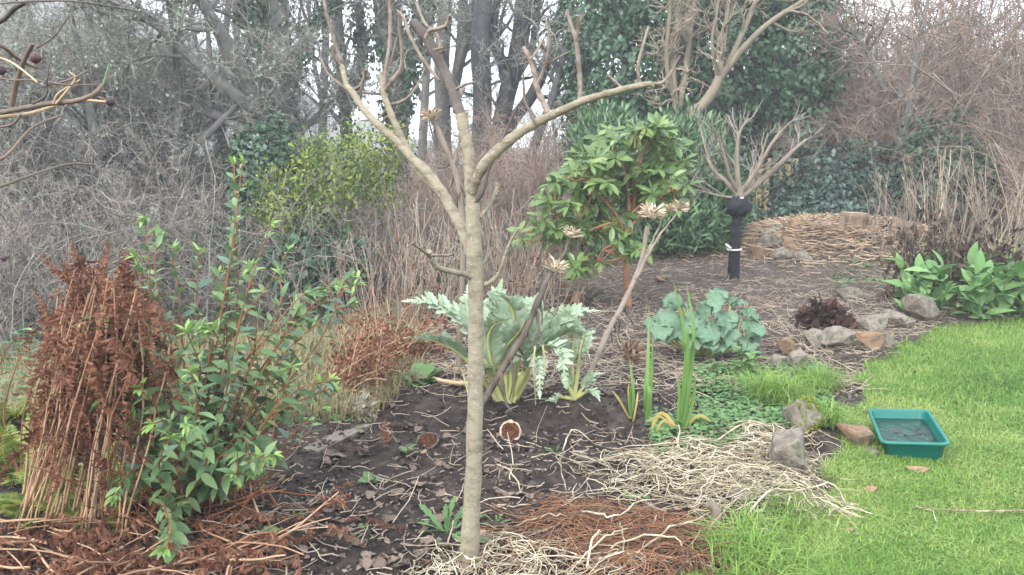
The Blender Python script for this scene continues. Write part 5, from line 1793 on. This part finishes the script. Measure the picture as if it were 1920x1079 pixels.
# the green shrub with opposite leaves
b = G(335, 968)
D = b[1]
hyp = thing('leafy_shrub', 'green leafy shrub with red-brown stems and opposite pointed leaves beside the dead bracken', 'shrub', b)
ME_H = []
for (mt, ws) in (('hyp', (.20, .24, .17)), ('hyp_blue', (.2, .24))):
    for j, w in enumerate(ws):
        g = Geo()
        scatter(g, leaf_tpl(6, w, .42, .22, (.15, .35, .5)[j], .01, j), A([[0, 0, 0.]]), np.eye(3)[None], 1)
        ME_H.append(g.mesh('opposite_leaf', M[mt]))
STEMS = [([(345, 965), (330, 850), (300, 700), (285, 560), (272, 410)], .1), ([(340, 965), (350, 820), (345, 680), (335, 560), (325, 470)], .2), ([(350, 965), (370, 820), (390, 680), (420, 560), (455, 305)], .3), ([(350, 965), (390, 830), (430, 700), (460, 560), (508, 420)], .1),
         ([(352, 965), (420, 830), (480, 720), (560, 600), (665, 535)], .2), ([(352, 965), (430, 840), (520, 740), (600, 640), (640, 540)], .4), ([(355, 968), (420, 870), (500, 790), (560, 730), (620, 715)], .1), ([(345, 965), (310, 880), (270, 780), (235, 690), (200, 600)], -.1),
         ([(345, 965), (330, 900), (315, 830), (290, 760), (260, 730)], -.3), ([(340, 965), (320, 850), (320, 740), (345, 660), (380, 610)], -.3), ([(350, 968), (380, 880), (410, 790), (430, 690), (400, 620)], -.3), ([(355, 965), (400, 870), (450, 820), (470, 850), (480, 880)], -.2),
         ([(340, 968), (300, 900), (260, 880), (230, 900), (215, 930)], -.3), ([(350, 968), (360, 900), (360, 830), (370, 760), (360, 700)], -.4), ([(345, 965), (365, 850), (375, 700), (370, 560), (372, 470)], .3), ([(352, 965), (410, 850), (450, 740), (480, 640), (470, 500)], .4),
         ([(352, 965), (390, 900), (440, 860), (465, 850), (490, 860)], -.35), ([(348, 965), (320, 930), (300, 900), (300, 860), (320, 820)], -.45), ([(345, 965), (340, 860), (310, 640), (290, 500), (300, 440)], .35), ([(355, 968), (440, 900), (520, 850), (560, 800), (600, 770)], .3),
         ([(348, 966), (340, 930), (325, 960), (320, 1000), (322, 1050)], -.45), ([(348, 966), (330, 800), (260, 640), (220, 590), (160, 600)], -.1), ([(350, 966), (420, 800), (520, 650), (580, 560), (660, 520)], .5), ([(350, 966), (385, 760), (440, 620), (500, 540), (540, 470)], .5),
         ([(350, 966), (400, 780), (490, 650), (560, 560), (600, 545)], .2), ([(350, 966), (380, 800), (400, 640), (430, 500), (440, 420)], .5), ([(350, 966), (410, 880), (470, 830), (530, 740), (545, 690)], .0), ([(346, 966), (300, 820), (250, 740), (210, 720), (190, 700)], .0)]
for k in range(36):
    pts, dd = STEMS[int(rng.integers(0, 28))]
    f_ = U(.6, 1.0)
    STEMS.append(([(pts[0][0] + (u - pts[0][0]) * f_ + U(-34, 34) * (j > 0), pts[0][1] + (v - pts[0][1]) * f_ + U(-22, 22) * (j > 0)) for j, (u, v) in enumerate(pts)], dd + U(-.2, .25)))
used, gs, gt2 = 0, Geo(), Geo()
cnt = 0
for si, (pts, dd) in enumerate(STEMS):
    p = [P(u, v, D + dd * i / (len(pts) - 1)) for i, (u, v) in enumerate(pts)]
    gb = G(345 + (pts[-1][0] - 345) * U(.15, .5) + U(-25, 25), U(925, 975))
    p[0] = gb + A([0, 0, -.01])
    p[1] = (p[1] + gb + (p[2] - gb) * .5) / 2
    for q_ in p:
        q_[2] = max(q_[2], float(hgt(q_[0], q_[1])) + .02)
    n = 40
    c = crv(p, n)
    sto = pipe(hyp, 'stem', 'redstem', p, [.0065, .005, .004, .003, .0022], 6, 16)
    tg = nrm(np.gradient(c, axis=0))
    L_ = np.linalg.norm(np.diff(c, axis=0), axis=1).sum()
    k = int(L_ * .84 / .042)
    ts = np.linspace(.20, .99, k)
    a0 = U(0, 6.28)
    for j, t in enumerate(ts):
        i = min(int(t * (n - 1)), n - 2)
        x = nrm(np.cross(tg[i], A([.2, .3, .9])))
        y = np.cross(tg[i], x)
        a = a0 + (j % 2) * math.pi / 2 + U(-.3, .3)
        for s in (0, math.pi):
            if U(0, 1) < .12:
                continue
            o = math.cos(a + s) * x + math.sin(a + s) * y
            d = o * .85 + tg[i] * (.25 + .9 * t * t) + A([0, 0, -.15])
            sz = U(.04, .105) * (1.2 - .5 * t)
            R_ = frames(d[None], (A([0, -.15, 1.]) + .45 * rdir(1)[0])[None])[0]
            cnt += 1
            if sz > .07 and used < 300:
                place('leaf', ME_H[3 + cnt % 2 if (c[i, 0] > P(560, 500, D)[0] or cnt % 5 == 0) else cnt % 3], hyp, c[i], R_, sz)
                used += 1
            else:
                scatter(gs, leaf_tpl(4, .2, .42, .22, .3), c[i][None], R_[None], A([sz]))
    # tuft of young leaves at the tip
    m_ = 7
    scatter(gt2, leaf_tpl(4, .17, .45, .3, .2), np.repeat(c[-1][None], m_, 0), frames(tg[-1] * .8 + rdir(m_), A([0, 0, 1]) + .4 * rdir(m_)), U(.03, .06, m_), U(.3, 1, m_))
gs.build('small_leaves', M['hyp'], hyp, stuff=True)
gt2.build('young_leaves', mat('young_shrub_leaves', [(104, 136, 70), (134, 164, 88), (152, 176, 106)], .45, .3), hyp, stuff=True)
# inner dead twigs of the shrub
g = Geo()
tubes(g, grow(np.repeat(b[None], 60, 0) + rng.normal(0, .13, (60, 3)) * A([1, .6, 0]), nrm(rdir(60, .15, .9) + A([.1, 0, .5])), U(.3, .9, 60), 8, .14), np.linspace(.004, .0015, 8)[None].repeat(60, 0), 4)
g.build('inner_twigs', M['redstem'], hyp, stuff=True)
# leaves along the left edge from a neighbouring shoot
b = G(40, 900)
th = thing('leafy_shoot', 'few green leafy shoots poking out left of the dead bracken', 'plant', b)
for pts in ([(20, 880), (50, 760), (75, 680), (95, 610)], [(5, 880), (10, 760), (30, 690), (40, 640)], [(20, 890), (-10, 760), (10, 660), (60, 620)]):
    c = crv([P(u, v, b[1] + .1) for u, v in pts], 14)
    c[0] = b
    pipe(th, 'stem', 'redstem', c[::3], [.004, .003, .002], 5)
    for j in range(5, 14):
        for s in (-1, 1):
            d = A([s * .9, U(-.5, .3), .2])
            place('leaf', ME_H[j % 3], th, c[j], frames(d[None], A([[0, 0, 1.]]) + .3 * rdir(1))[0], U(.05, .09))

# ferns, green turning yellow
ME_F = T_FERN.mesh('fern_frond', M['fern'])
for (u, v, n, s, lab, e) in [(30, 880, 14, (.25, .42), 'green and yellow fern at the edge of the bracken clump', (.2, 1.2)), (185, 975, 9, (.16, .26), 'small fresh green fern under the dead bracken', (.1, .8)), (10, 800, 10, (.25, .4), 'pale yellowing fern behind the bracken canes', (.3, 1.2)), (75, 960, 8, (.2, .3), 'orange-yellow dying fern in front of the bracken canes', (.1, .9)), (140, 930, 12, (.2, .34), 'green fern growing up between the bracken canes', (.4, 1.3)), (230, 940, 9, (.16, .28), 'green fern between the bracken canes and the leafy shrub', (.3, 1.2))]:
    rosette('fern', lab, (u, v), ME_F, n, s, e, 'fern', spread=.05)

# rose branches reaching in from beside the camera
RD = 1.75
rb = P(-60, 215, RD)
rose = thing('rose_bush', 'thorny rose branches with withered hips and dry stalks', 'shrub', [rb[0] - .25, rb[1], float(hgt(rb[0] - .25, rb[1]))])
rg = A(rose['_o'])
ROSE = [([(-140, 300), (-60, 225), (0, 212), (60, 200), (105, 193), (140, 190), (175, 178), (192, 160)], 9, 'rose'), ([(-60, 225), (0, 220), (60, 212), (110, 196), (150, 188), (205, 192)], 6, 'straw'), ([(22, 198), (30, 160), (45, 115), (62, 82)], 9, 'rose'), ([(-60, 60), (0, 40), (25, 18), (48, 5)], 9, 'bark_dark'),
        ([(-60, 80), (0, 86), (30, 108), (55, 122), (72, 128)], 6, 'rose'), ([(-40, 100), (10, 112), (40, 130), (70, 155)], 3.5, 'straw'), ([(60, 195), (85, 180), (88, 150), (92, 120)], 4, 'bark_dark'), ([(90, 160), (130, 150), (165, 132)], 4, 'rose'), ([(-80, 300), (0, 300), (60, 240), (120, 215)], 5, 'rose'),
        ([(-60, 365), (0, 350), (70, 325), (130, 308), (178, 310)], 5, 'rose'), ([(100, 195), (110, 175), (150, 150)], 3, 'straw'), ([(105, 195), (140, 150), (130, 135)], 3, 'straw'), ([(40, 215), (20, 235), (-30, 240)], 4, 'rose'), ([(170, 180), (190, 165), (205, 120)], 3, 'weed'), ([(-40, 140), (20, 150), (60, 150), (130, 160), (195, 158)], 3, 'rose'),
        ([(70, 90), (100, 70), (130, 30)], 2.5, 'rose'), ([(-30, 10), (60, 3), (150, 4), (260, 22)], 3, 'bark_dark')]
for pts, w, m_ in ROSE:
    p = [P(u, v, RD + .15 * math.sin(u * .013 + w)) for u, v in pts]
    r0 = w / F * RD / 2
    pipe(rose, 'branch', m_, p, [r0 * 1.2, r0, r0 * .8], 8, 14, True)
for (e) in ((-140, 300), (-60, 60), (-60, 80), (-80, 300), (-60, 365), (-40, 100), (-40, 140), (-30, 10)):
    p = P(e[0], e[1], RD + .1)
    pipe(rose, 'cane', 'rose', [rg + A([U(-.05, .05), U(-.05, .05), 0]), (rg + p) / 2 + A([-.12, 0, .1]), p], [.012, .009, .005], 7, 12)
for (u, v, r) in ((67, 109, 9), (207, 190, 8), (3, 132, 8), (8, 484, 6)):
    c = P(u, v, RD)
    s = r / F * RD
    uu, vv = np.meshgrid(np.linspace(0, 2 * np.pi, 15)[:-1], np.linspace(.05, np.pi - .05, 9), indexing='ij')
    V = c + s * np.stack([np.cos(uu) * np.sin(vv), np.sin(uu) * np.sin(vv), 1.12 * np.cos(vv) + .12 * np.sin(3 * uu) * np.sin(vv)], -1)
    I_, J_ = np.meshgrid(np.arange(14), np.arange(8), indexing='ij')
    g = Geo().add(V, None, np.stack([I_ * 9 + J_, I_ * 9 + J_ + 1, ((I_ + 1) % 14) * 9 + J_ + 1, ((I_ + 1) % 14) * 9 + J_], -1).reshape(-1, 4))
    h_ = g.build('hip', M['hip'], rose)
    g = Geo()
    scatter(g, T_BRACT, np.repeat((c + A([s, 0, -.3 * s]))[None], 5, 0), frames(A([1, 0, -.3]) + .6 * rdir(5), rdir(5)), np.full(5, s * .9))
    g.build('calyx', M['bark_dark'], h_, stuff=True)
    pipe(rose, 'hip_stalk', 'rose', [c - A([s, 0, -.2 * s]), c - A([s * 2.6, 0, -s])], [.0016, .002], 5, 5)

# ================================================================== ON THE SOIL
# heap of pale dug-up roots
def root_heap(name, label, px_list, n, rad, ht, m, curl, lens, r, cat):
    cs = A([G(*p) for p in px_list])
    b = cs.mean(0)
    th = thing(name, label, cat, [b[0], b[1], float(hgt(b[0], b[1]))])
    k = rng.integers(0, len(cs), n)
    off = rng.normal(0, 1, (n, 2)) * A(rad)
    x, y = cs[k, 0] + off[:, 0], cs[k, 1] + off[:, 1]
    pile = lambda X, Y: ht * np.max([np.exp(-(((X - c[0]) / (rad[0] * 1.5)) ** 2 + ((Y - c[1]) / (rad[1] * 1.5)) ** 2)) for c in cs], 0)
    z0 = U(.1, 1.15, n)
    S = grow(np.stack([x, y, 0 * x], -1), np.stack([U(-1, 1, n) * 1.6, U(-1, 1, n), 0 * x], -1), U(lens[0], lens[1], n), 11, curl)
    S[..., 2] = hgt(S[..., 0], S[..., 1]) + .006 + pile(S[..., 0], S[..., 1]) * z0[:, None] + .012 * np.abs(rng.normal(0, 1, (n, 1))) * np.sin(np.linspace(0, np.pi, 11))[None] * 1.5
    R = r * U(.5, 1.3, n)[:, None] * np.linspace(1, .5, 11)[None]
    big = min(n, 120)
    for i in range(big):
        g = Geo()
        tubes(g, S[i:i + 1], R[i:i + 1] * 1.15, 5)
        g.build('root' if m == 'root' else 'stalk', M[m], th)
    g = Geo()
    tubes(g, S[big:], R[big:], 4)
    g.build('roots' if m == 'root' else 'stalks', M[m], th, stuff=True)
    return th


root_heap('root_heap', 'heap of pale curly dug-up roots between the dark soil and the lawn', [(1200, 885), (1260, 890), (1340, 885), (1410, 870), (1440, 850), (1230, 920), (1320, 930), (1400, 920), (1460, 880), (1480, 930), (1290, 860), (1510, 950), (1430, 830), (1380, 950)], 1000, (.13, .12), .075, 'root', .42, (.08, .5), .0021, 'root heap')
root_heap('root_heap', 'smaller heap of pale roots at the foot of the sapling', [(930, 1050), (1000, 1065), (960, 1085), (1050, 1080), (1120, 1075), (890, 1075)], 240, (.13, .09), .035, 'root', .42, (.08, .42), .0021, 'root heap')
root_heap('twig_heap', 'heap of rust-brown fern twigs in front of the pale root heap', [(1080, 985), (1140, 995), (1200, 1005), (1260, 1010), (1180, 1040), (1260, 1060), (1300, 1030), (1060, 1000), (1230, 1085)], 760, (.14, .12), .045, 'redpile', .16, (.10, .45), .0018, 'twig heap')
# single long roots thrown over the heaps and the lawn
n = 0
LONG = [[(1395, 985), (1440, 955), (1500, 952), (1560, 940), (1590, 960)], [(1180, 1070), (1250, 1030), (1310, 1015), (1330, 1035)], [(1160, 995), (1165, 1030), (1170, 1079)], [(1060, 975), (1120, 995), (1155, 1005), (1200, 975), (1240, 950)], [(1060, 860), (1048, 900), (1062, 935)], [(1052, 858), (1075, 832), (1125, 848)],
        [(910, 885), (935, 905), (960, 918), (978, 935)], [(1270, 870), (1273, 830), (1260, 810)], [(1420, 890), (1470, 905), (1500, 930), (1540, 945)], [(1080, 1070), (1140, 1040), (1200, 1000)], [(1330, 845), (1400, 820), (1440, 830), (1480, 860)], [(1500, 900), (1520, 920), (1515, 945), (1560, 985)],
        [(980, 995), (1030, 1000), (1080, 985)], [(1100, 1079), (1108, 1050), (1125, 1035), (1110, 1022)], [(1000, 870), (1040, 880), (1100, 890)], [(1140, 1050), (1180, 1048), (1260, 1045), (1285, 1060)]]
for pts in LONG:
    p = [G(u, v) for u, v in pts]
    p = [q_ + A([0, 0, .03 + .05 * (0 < i < len(p) - 1)]) for i, q_ in enumerate(p)]
    g = Geo()
    tubes(g, (crv(p, 14) + rng.normal(0, .004, (14, 3)))[None], np.linspace(.0044, .0026, 14)[None], 6, cap=True)
    tag(g.build('long_root', M['root'], None, origin=G(*pts[0])), 'long pale root strand lying loose over the heaps', 'root', 'loose long roots')
g = Geo()
p = [G(u, v) + A([0, 0, .055]) for u, v in ((1705, 974), (1760, 979), (1840, 982), (1930, 981))]
tubes(g, crv(p, 14)[None], np.linspace(.002, .0048, 14)[None], 6, cap=True)
tag(g.build('stick', M['root'], None, origin=p[1]), 'long thin pale stick lying across the lawn', 'stick')
g = Geo()
p = [G(u, v) + A([0, 0, .03]) for u, v in ((812, 718), (835, 724), (870, 728), (930, 726), (990, 706))]
tubes(g, crv(p, 14)[None], np.linspace(.012, .018, 14)[None], 8, cap=True)
tag(g.build('fallen_cane', M['straw'], None, origin=p[1]), 'thick pale fallen stem lying behind the sapling trunk', 'stem')
# brown bent wood stub, slab edge, brown curled frond
b = G(1345, 985)
g = Geo()
tubes(g, crv([b + A([0, 0, -.03]), P(1343, 965, b[1]), P(1338, 952, b[1]), P(1328, 944, b[1])], 10)[None], np.linspace(.026, .018, 10)[None], 9, cap=True)
tag(g.build('wood_stub', M['stalk_pale'], None, origin=b), 'bent brown wood stub sticking out of the rust-brown twigs', 'wood')
p0, p1 = G(592, 850), G(690, 800)
ax = nrm(p1 - p0)
sd_ = nrm(np.cross(ax, A([0, 0, 1])))
v = A([p + sd_ * s + A([0, 0, z]) for p in (p0, p1) for z in (-.05, .012) for s in (-.09, .02)])
tag(Geo().add(v, None, [(0, 1, 3, 2), (4, 6, 7, 5), (0, 4, 5, 1), (2, 3, 7, 6), (0, 2, 6, 4), (1, 5, 7, 3)]).build('stone_slab', M['stone'], None, origin=p0, smooth=False), 'long tan slab half buried along the edge of the soil', 'slab')
for (u, v, lab, s) in [(725, 845, 'curled rust-brown dead frond on the soil', .14)]:
    b = G(u, v) + A([0, 0, .02])
    g = Geo()
    for k in range(3):
        scatter(g, T_CURL[k], b[None], frames(A([[.2 - .2 * k, .2, .6]]), rdir(1)), A([s]))
    tag(g.build('dead_frond', M['bracken'], None, origin=b, stuff=False), lab, 'fern')


# fallen leaves, singly
def curl_leaf(seed, w, m):
    rr = np.random.default_rng(seed)
    n, k = 7, 5
    v = []
    for i in range(n):
        t = i / (n - 1)
        ww = w * (np.sin(min(t / .45, 1) * np.pi / 2) if t < .45 else np.cos((t - .45) / .55 * np.pi / 2) ** .8) + .012
        for j in range(k):
            x = (j / (k - 1) - .5) * 2
            v.append((x * ww, t - .5, .35 * w * x * x * rr.uniform(.4, 1.4) + .10 * math.sin(t * 5 + seed) + .03 * rr.uniform(-1, 1)))
    q_ = [(i * k + j, i * k + j + 1, (i + 1) * k + j + 1, (i + 1) * k + j) for i in range(n - 1) for j in range(k - 1)]
    return Geo().add(A(v), None, q_).mesh('fallen_leaf', M[m])


FL = [curl_leaf(s, (.3, .38, .26, .42)[s % 4], 'litterleaf') for s in range(4)]
FO = [curl_leaf(s + 9, (.3, .36)[s % 2], 'orangeleaf') for s in range(2)]
k = 0
while k < 95:
    u, v = U(430, 1010), U(800, 1079)
    if v < 800 + max(0, (560 - u)) * .5 or (940 < u and v > 1010):
        continue
    p = G(u, v) + A([0, 0, .014])
    o = place('fallen_leaf', FL[k % 4], None, p, frames(rdir(1, -.15, .15), A([[0, 0, 1.]]) + .35 * rdir(1))[0], U(.03, .085))
    tag(o, 'curled dry grey-brown leaf lying on the dark soil', 'leaf', 'dry leaves on the soil')
    k += 1
for (u, v, lab, s) in [(1720, 895, 'large pale brown leaf lying on the lawn in front of the tray', .10), (1630, 932, 'small reddish leaf lying on the lawn', .065), (1590, 1010, 'little tan leaf at the ragged edge of the lawn', .05), (1790, 765, 'pale leaf on the lawn behind the tray', .05), (1622, 783, 'reddish leaf beside the back corner of the tray', .05)]:
    tag(place('fallen_leaf', FO[0], None, G(u, v) + A([0, 0, .035]), frames(rdir(1, 0, .3), A([[0, -.4, 1.]]))[0], s), lab, 'leaf')
for (u, v) in [(205, 1018), (508, 907), (530, 905), (475, 1040), (490, 980), (540, 760), (905, 1010), (1140, 645), (770, 850), (795, 855)]:
    tag(place('fallen_leaf', FO[1], None, G(u, v) + A([0, 0, .02]), frames(rdir(1, -.1, .3), A([[0, 0, 1.]]) + .3 * rdir(1))[0], U(.03, .06)), 'small orange-tan leaf lying on the bed', 'leaf', 'orange leaves on the bed')


# litter, twigs and clods too many to count
def px_area(n, u0, u1, v0, v1, dens=None):
    out = []
    while len(out) < n:
        u, v = U(u0, u1), U(v0, v1)
        r = ray(u, v)
        t = -CH / r[2]
        out.append((r[0] * t, r[1] * t))
    return A(out)


def bed_only(xy):
    return xy[lawn_mask(xy[:, 0], xy[:, 1]) < .4]


g = Geo()
xy = bed_only(np.concatenate([px_area(4600, 380, 1500, 700, 1110), px_area(8000, 700, 1800, 480, 760), px_area(700, 0, 500, 940, 1110)]))
n = len(xy)
scatter(g, leaf_tpl(2, .3, .5, .5, .3, .1, 3), onground(xy[:, 0], xy[:, 1], U(.004, .02, n)), frames(rdir(n, -.25, .25), A([0, 0, 1]) + .6 * rdir(n)), U(.008, .036, n) + .02 * U(0, 1, n) ** 8)
tag(g.build('leaf_litter', M['litter'], None), 'small brown leaf litter scattered over the soil', 'leaf litter', kind='stuff')
g = Geo()
xy = bed_only(np.concatenate([px_area(800, 380, 1450, 720, 1110), px_area(7500, 760, 1800, 470, 740)]))
n = len(xy)
S = grow(onground(xy[:, 0], xy[:, 1], U(.006, .03, n)), rdir(n, -.08, .12), U(.02, .16, n) + .2 * U(0, 1, n) ** 6, 5, .2)
S[..., 2] = np.maximum(S[..., 2], hgt(S[..., 0], S[..., 1]) + .004)
tubes(g, S, np.linspace(.0026, .0015, 5)[None] * U(.6, 1.5, n)[:, None], 4)
tag(g.build('twig_litter', M['twig_pale'], None), 'thin dry twigs scattered over soil and mulch', 'twig litter', kind='stuff')
g = Geo()
xy = bed_only(np.concatenate([px_area(2200, 440, 1420, 720, 1110), px_area(800, 900, 1400, 700, 900)]))
n = len(xy)
ico = A([(0, 0, 1), (.9, 0, .4), (.28, .85, .4), (-.72, .53, .4), (-.72, -.53, .4), (.28, -.85, .4), (.72, .53, -.4), (-.28, .85, -.4), (-.9, 0, -.4), (-.28, -.85, -.4), (.72, -.53, -.4), (0, 0, -1)])
it = A([(0, 1, 2), (0, 2, 3), (0, 3, 4), (0, 4, 5), (0, 5, 1), (1, 6, 2), (2, 7, 3), (3, 8, 4), (4, 9, 5), (5, 10, 1), (6, 7, 2), (7, 8, 3), (8, 9, 4), (9, 10, 5), (10, 6, 1), (11, 7, 6), (11, 8, 7), (11, 9, 8), (11, 10, 9), (11, 6, 10)])
ico = ico * (1 + .25 * np.random.default_rng(1).normal(0, 1, (12, 1))) * A([1, .85, .7])
M['soil'] = mat('soil_crumbs', [(34, 28, 26), (48, 40, 36), (64, 54, 48)], .95, noise=(30, .5), bump=(80, .8, .004))
scatter(g, (ico, it, Z4), onground(xy[:, 0], xy[:, 1], 0), frames(rdir(n), rdir(n)), U(.004, .016, n) * np.where(U(0, 1, n) > .9, 1.9, 1))
tag(g.build('soil_crumbs', M['soil'], None), 'dark crumbs and clods of dug soil', 'soil', kind='stuff')
# woodchips on the heap
g = Geo()
n = 8500
xy = HEAP + rng.normal(0, 1, (n, 2)) * A([.95, .55])
S = grow(onground(xy[:, 0], xy[:, 1], U(.005, .04, n)), rdir(n, -.1, .2), U(.06, .25, n), 3, .1)
tubes(g, S, np.full((n, 3), 1.) * U(.003, .009, n)[:, None], 3)
tag(g.build('wood_chips', M['chip'], None), 'pale shredded wood chips covering the heap', 'wood chips', kind='stuff')

# ground-cover weeds and long grass along the edge of the bed
g = Geo()
xy = np.concatenate([px_area(900, 1310, 1560, 690, 830), px_area(160, 1220, 1400, 780, 870), px_area(120, 1560, 1700, 500, 560)])
xy = xy[lawn_mask(xy[:, 0], xy[:, 1]) < .6]
n = len(xy)
c = np.repeat(onground(xy[:, 0], xy[:, 1]), 6, 0)
n6 = len(c)
scatter(g, leaf_tpl(3, .42, .55, .25, .3), c + rng.normal(0, .015, (n6, 3)) * A([1, 1, 0]) + A([0, 0, 1]) * U(.005, .05, (n6, 1)), frames(rdir(n6, 0, .6), A([0, 0, 1]) + .4 * rdir(n6)), U(.018, .045, n6))
tag(g.build('ground_cover', M['weed'], None), 'low green weeds carpeting the edge of the bed beside the lawn', 'weeds', kind='stuff')


def blades(g, xy, ht, w, lean=.5, r=None):
    n = len(xy)
    b = onground(xy[:, 0], xy[:, 1], -.004)
    a = U(0, 6.28, n)
    hh = U(ht[0], ht[1], n)
    o = np.stack([np.cos(a), np.sin(a), 0 * a], -1)
    sd2 = np.stack([-np.sin(a), np.cos(a), 0 * a], -1) * (w * U(.7, 1.3, n))[:, None]
    l1, l2 = U(.1, .5, n)[:, None] * lean, U(.4, 1.5, n)[:, None] * lean
    m1 = b + (o * l1 + A([0, 0, .6])) * hh[:, None]
    m2 = b + (o * l2 + A([0, 0, 1.]) * (1 - .35 * l2)) * hh[:, None]
    V = np.stack([b - sd2, b + sd2, m1 + sd2 * .8, m1 - sd2 * .8, m2], 1)
    k = (np.arange(n) * 5)[:, None]
    g.add(V, A([[3, 2, 4]]) + k, A([[0, 1, 2, 3]]) + k, np.repeat(U(0, 1, n) if r is None else r, 5))


for (u, v, n, h_, lab) in [(1460, 760, 700, (.12, .3), 'long arching grass tuft spilling over the mossy stone'), (1530, 735, 500, (.1, .25), 'long grass tuft at the corner of the lawn above the mossy stone'), (1545, 790, 300, (.08, .2), 'grass tuft against the right side of the mossy stone'),
                           (1430, 735, 300, (.08, .2), 'grass tuft in front of the marigold'), (1380, 1040, 400, (.06, .16), 'rough grass tuft in front of the rust-brown twigs'), (1480, 970, 300, (.06, .14), 'rough grass tuft growing through the pale roots'), (1415, 1000, 250, (.06, .14), 'grass tuft below the flat mossy stone'), (1420, 1075, 400, (.06, .16), 'ragged grass tuft at the lawn edge by the twig heap')]:
    b = G(u, v)
    g = Geo()
    blades(g, b[:2] + rng.normal(0, .07, (n, 2)), h_, .0022, 1.1)
    tag(g.build('grass_tuft', M['grass'], None, origin=b), lab, 'grass')

# the lawn: blades
g = Geo()
n = 260000
u, v = U(1240, 1960, n), 592 + (1180 - 592) * U(0, 1, n) ** .8
xc, yc = (u - W / 2) / F, (H / 2 - v) / F
dz = yc * cp - sp
t = -CH / dz
x, y = xc * t, (yc * sp + cp) * t
k = (lawn_mask(x, y) * U(.4, 1.1, n) > .35) & (y < 7.6) & (y > 2.2)
inside = (np.abs((np.stack([x, y], -1) - ctr[:2]) @ ex[:2]) < hw - .03) & (np.abs((np.stack([x, y], -1) - ctr[:2]) @ ey[:2]) < hl - .03)
xy = np.stack([x, y], -1)[k & ~inside]
patch = .5 + .3 * vnoise(xy[:, 0] * 1.6, xy[:, 1] * 1.6 + 30) + .3 * vnoise(xy[:, 0] * 6, xy[:, 1] * 6 + 11)
blades(g, xy, (.018, .07), .0020, 1.0, np.clip(1.1 * (patch - .25) + U(-.05, .5, len(xy)) + .5 * (U(0, 1, len(xy)) > .965), 0, .98))
tag(g.build('lawn_grass', M['grass'], None), 'short bright green lawn grass', 'grass', kind='stuff')
# dry meadow grass beyond the shrub on the left
g = Geo()
xy = px_area(26000, -150, 800, 520, 800)
xy = xy[(xy[:, 0] < -.75 + .2 * vnoise(xy[:, 0] * 3, xy[:, 1] * 3)) & (xy[:, 1] > 4.0)]
blades(g, xy, (.05, .2), .0028, .8)
tag(g.build('meadow_grass', M['grass_dry'], None), 'rough dry grass beyond the leafy green shrub', 'grass', kind='stuff')

# ================================================================== DAMP AIR
hz = Geo()
v = A([(x, y, z) for z in (-16, 46) for (x, y) in ((-330, -60), (330, -60), (330, 420), (-330, 420))], float)
hz.add(v, None, [(0, 3, 2, 1), (4, 5, 6, 7), (0, 1, 5, 4), (1, 2, 6, 5), (2, 3, 7, 6), (3, 0, 4, 7)])
hm = bpy.data.materials.new('damp_air')
hm.use_nodes = True
hm.node_tree.nodes.clear()
pv = hm.node_tree.nodes.new('ShaderNodeVolumePrincipled')
pv.inputs['Color'].default_value = (.93, .96, 1, 1)
pv.inputs['Density'].default_value = .0034
ho = hm.node_tree.nodes.new('ShaderNodeOutputMaterial')
hm.node_tree.links.new(pv.outputs['Volume'], ho.inputs['Volume'])
haze = tag(hz.build('haze', hm, None, smooth=False), 'pale damp air between the garden and the far hillside', 'haze', kind='stuff')

for o in list(bpy.data.objects):
    if '_o' in o.keys():
        del o['_o']
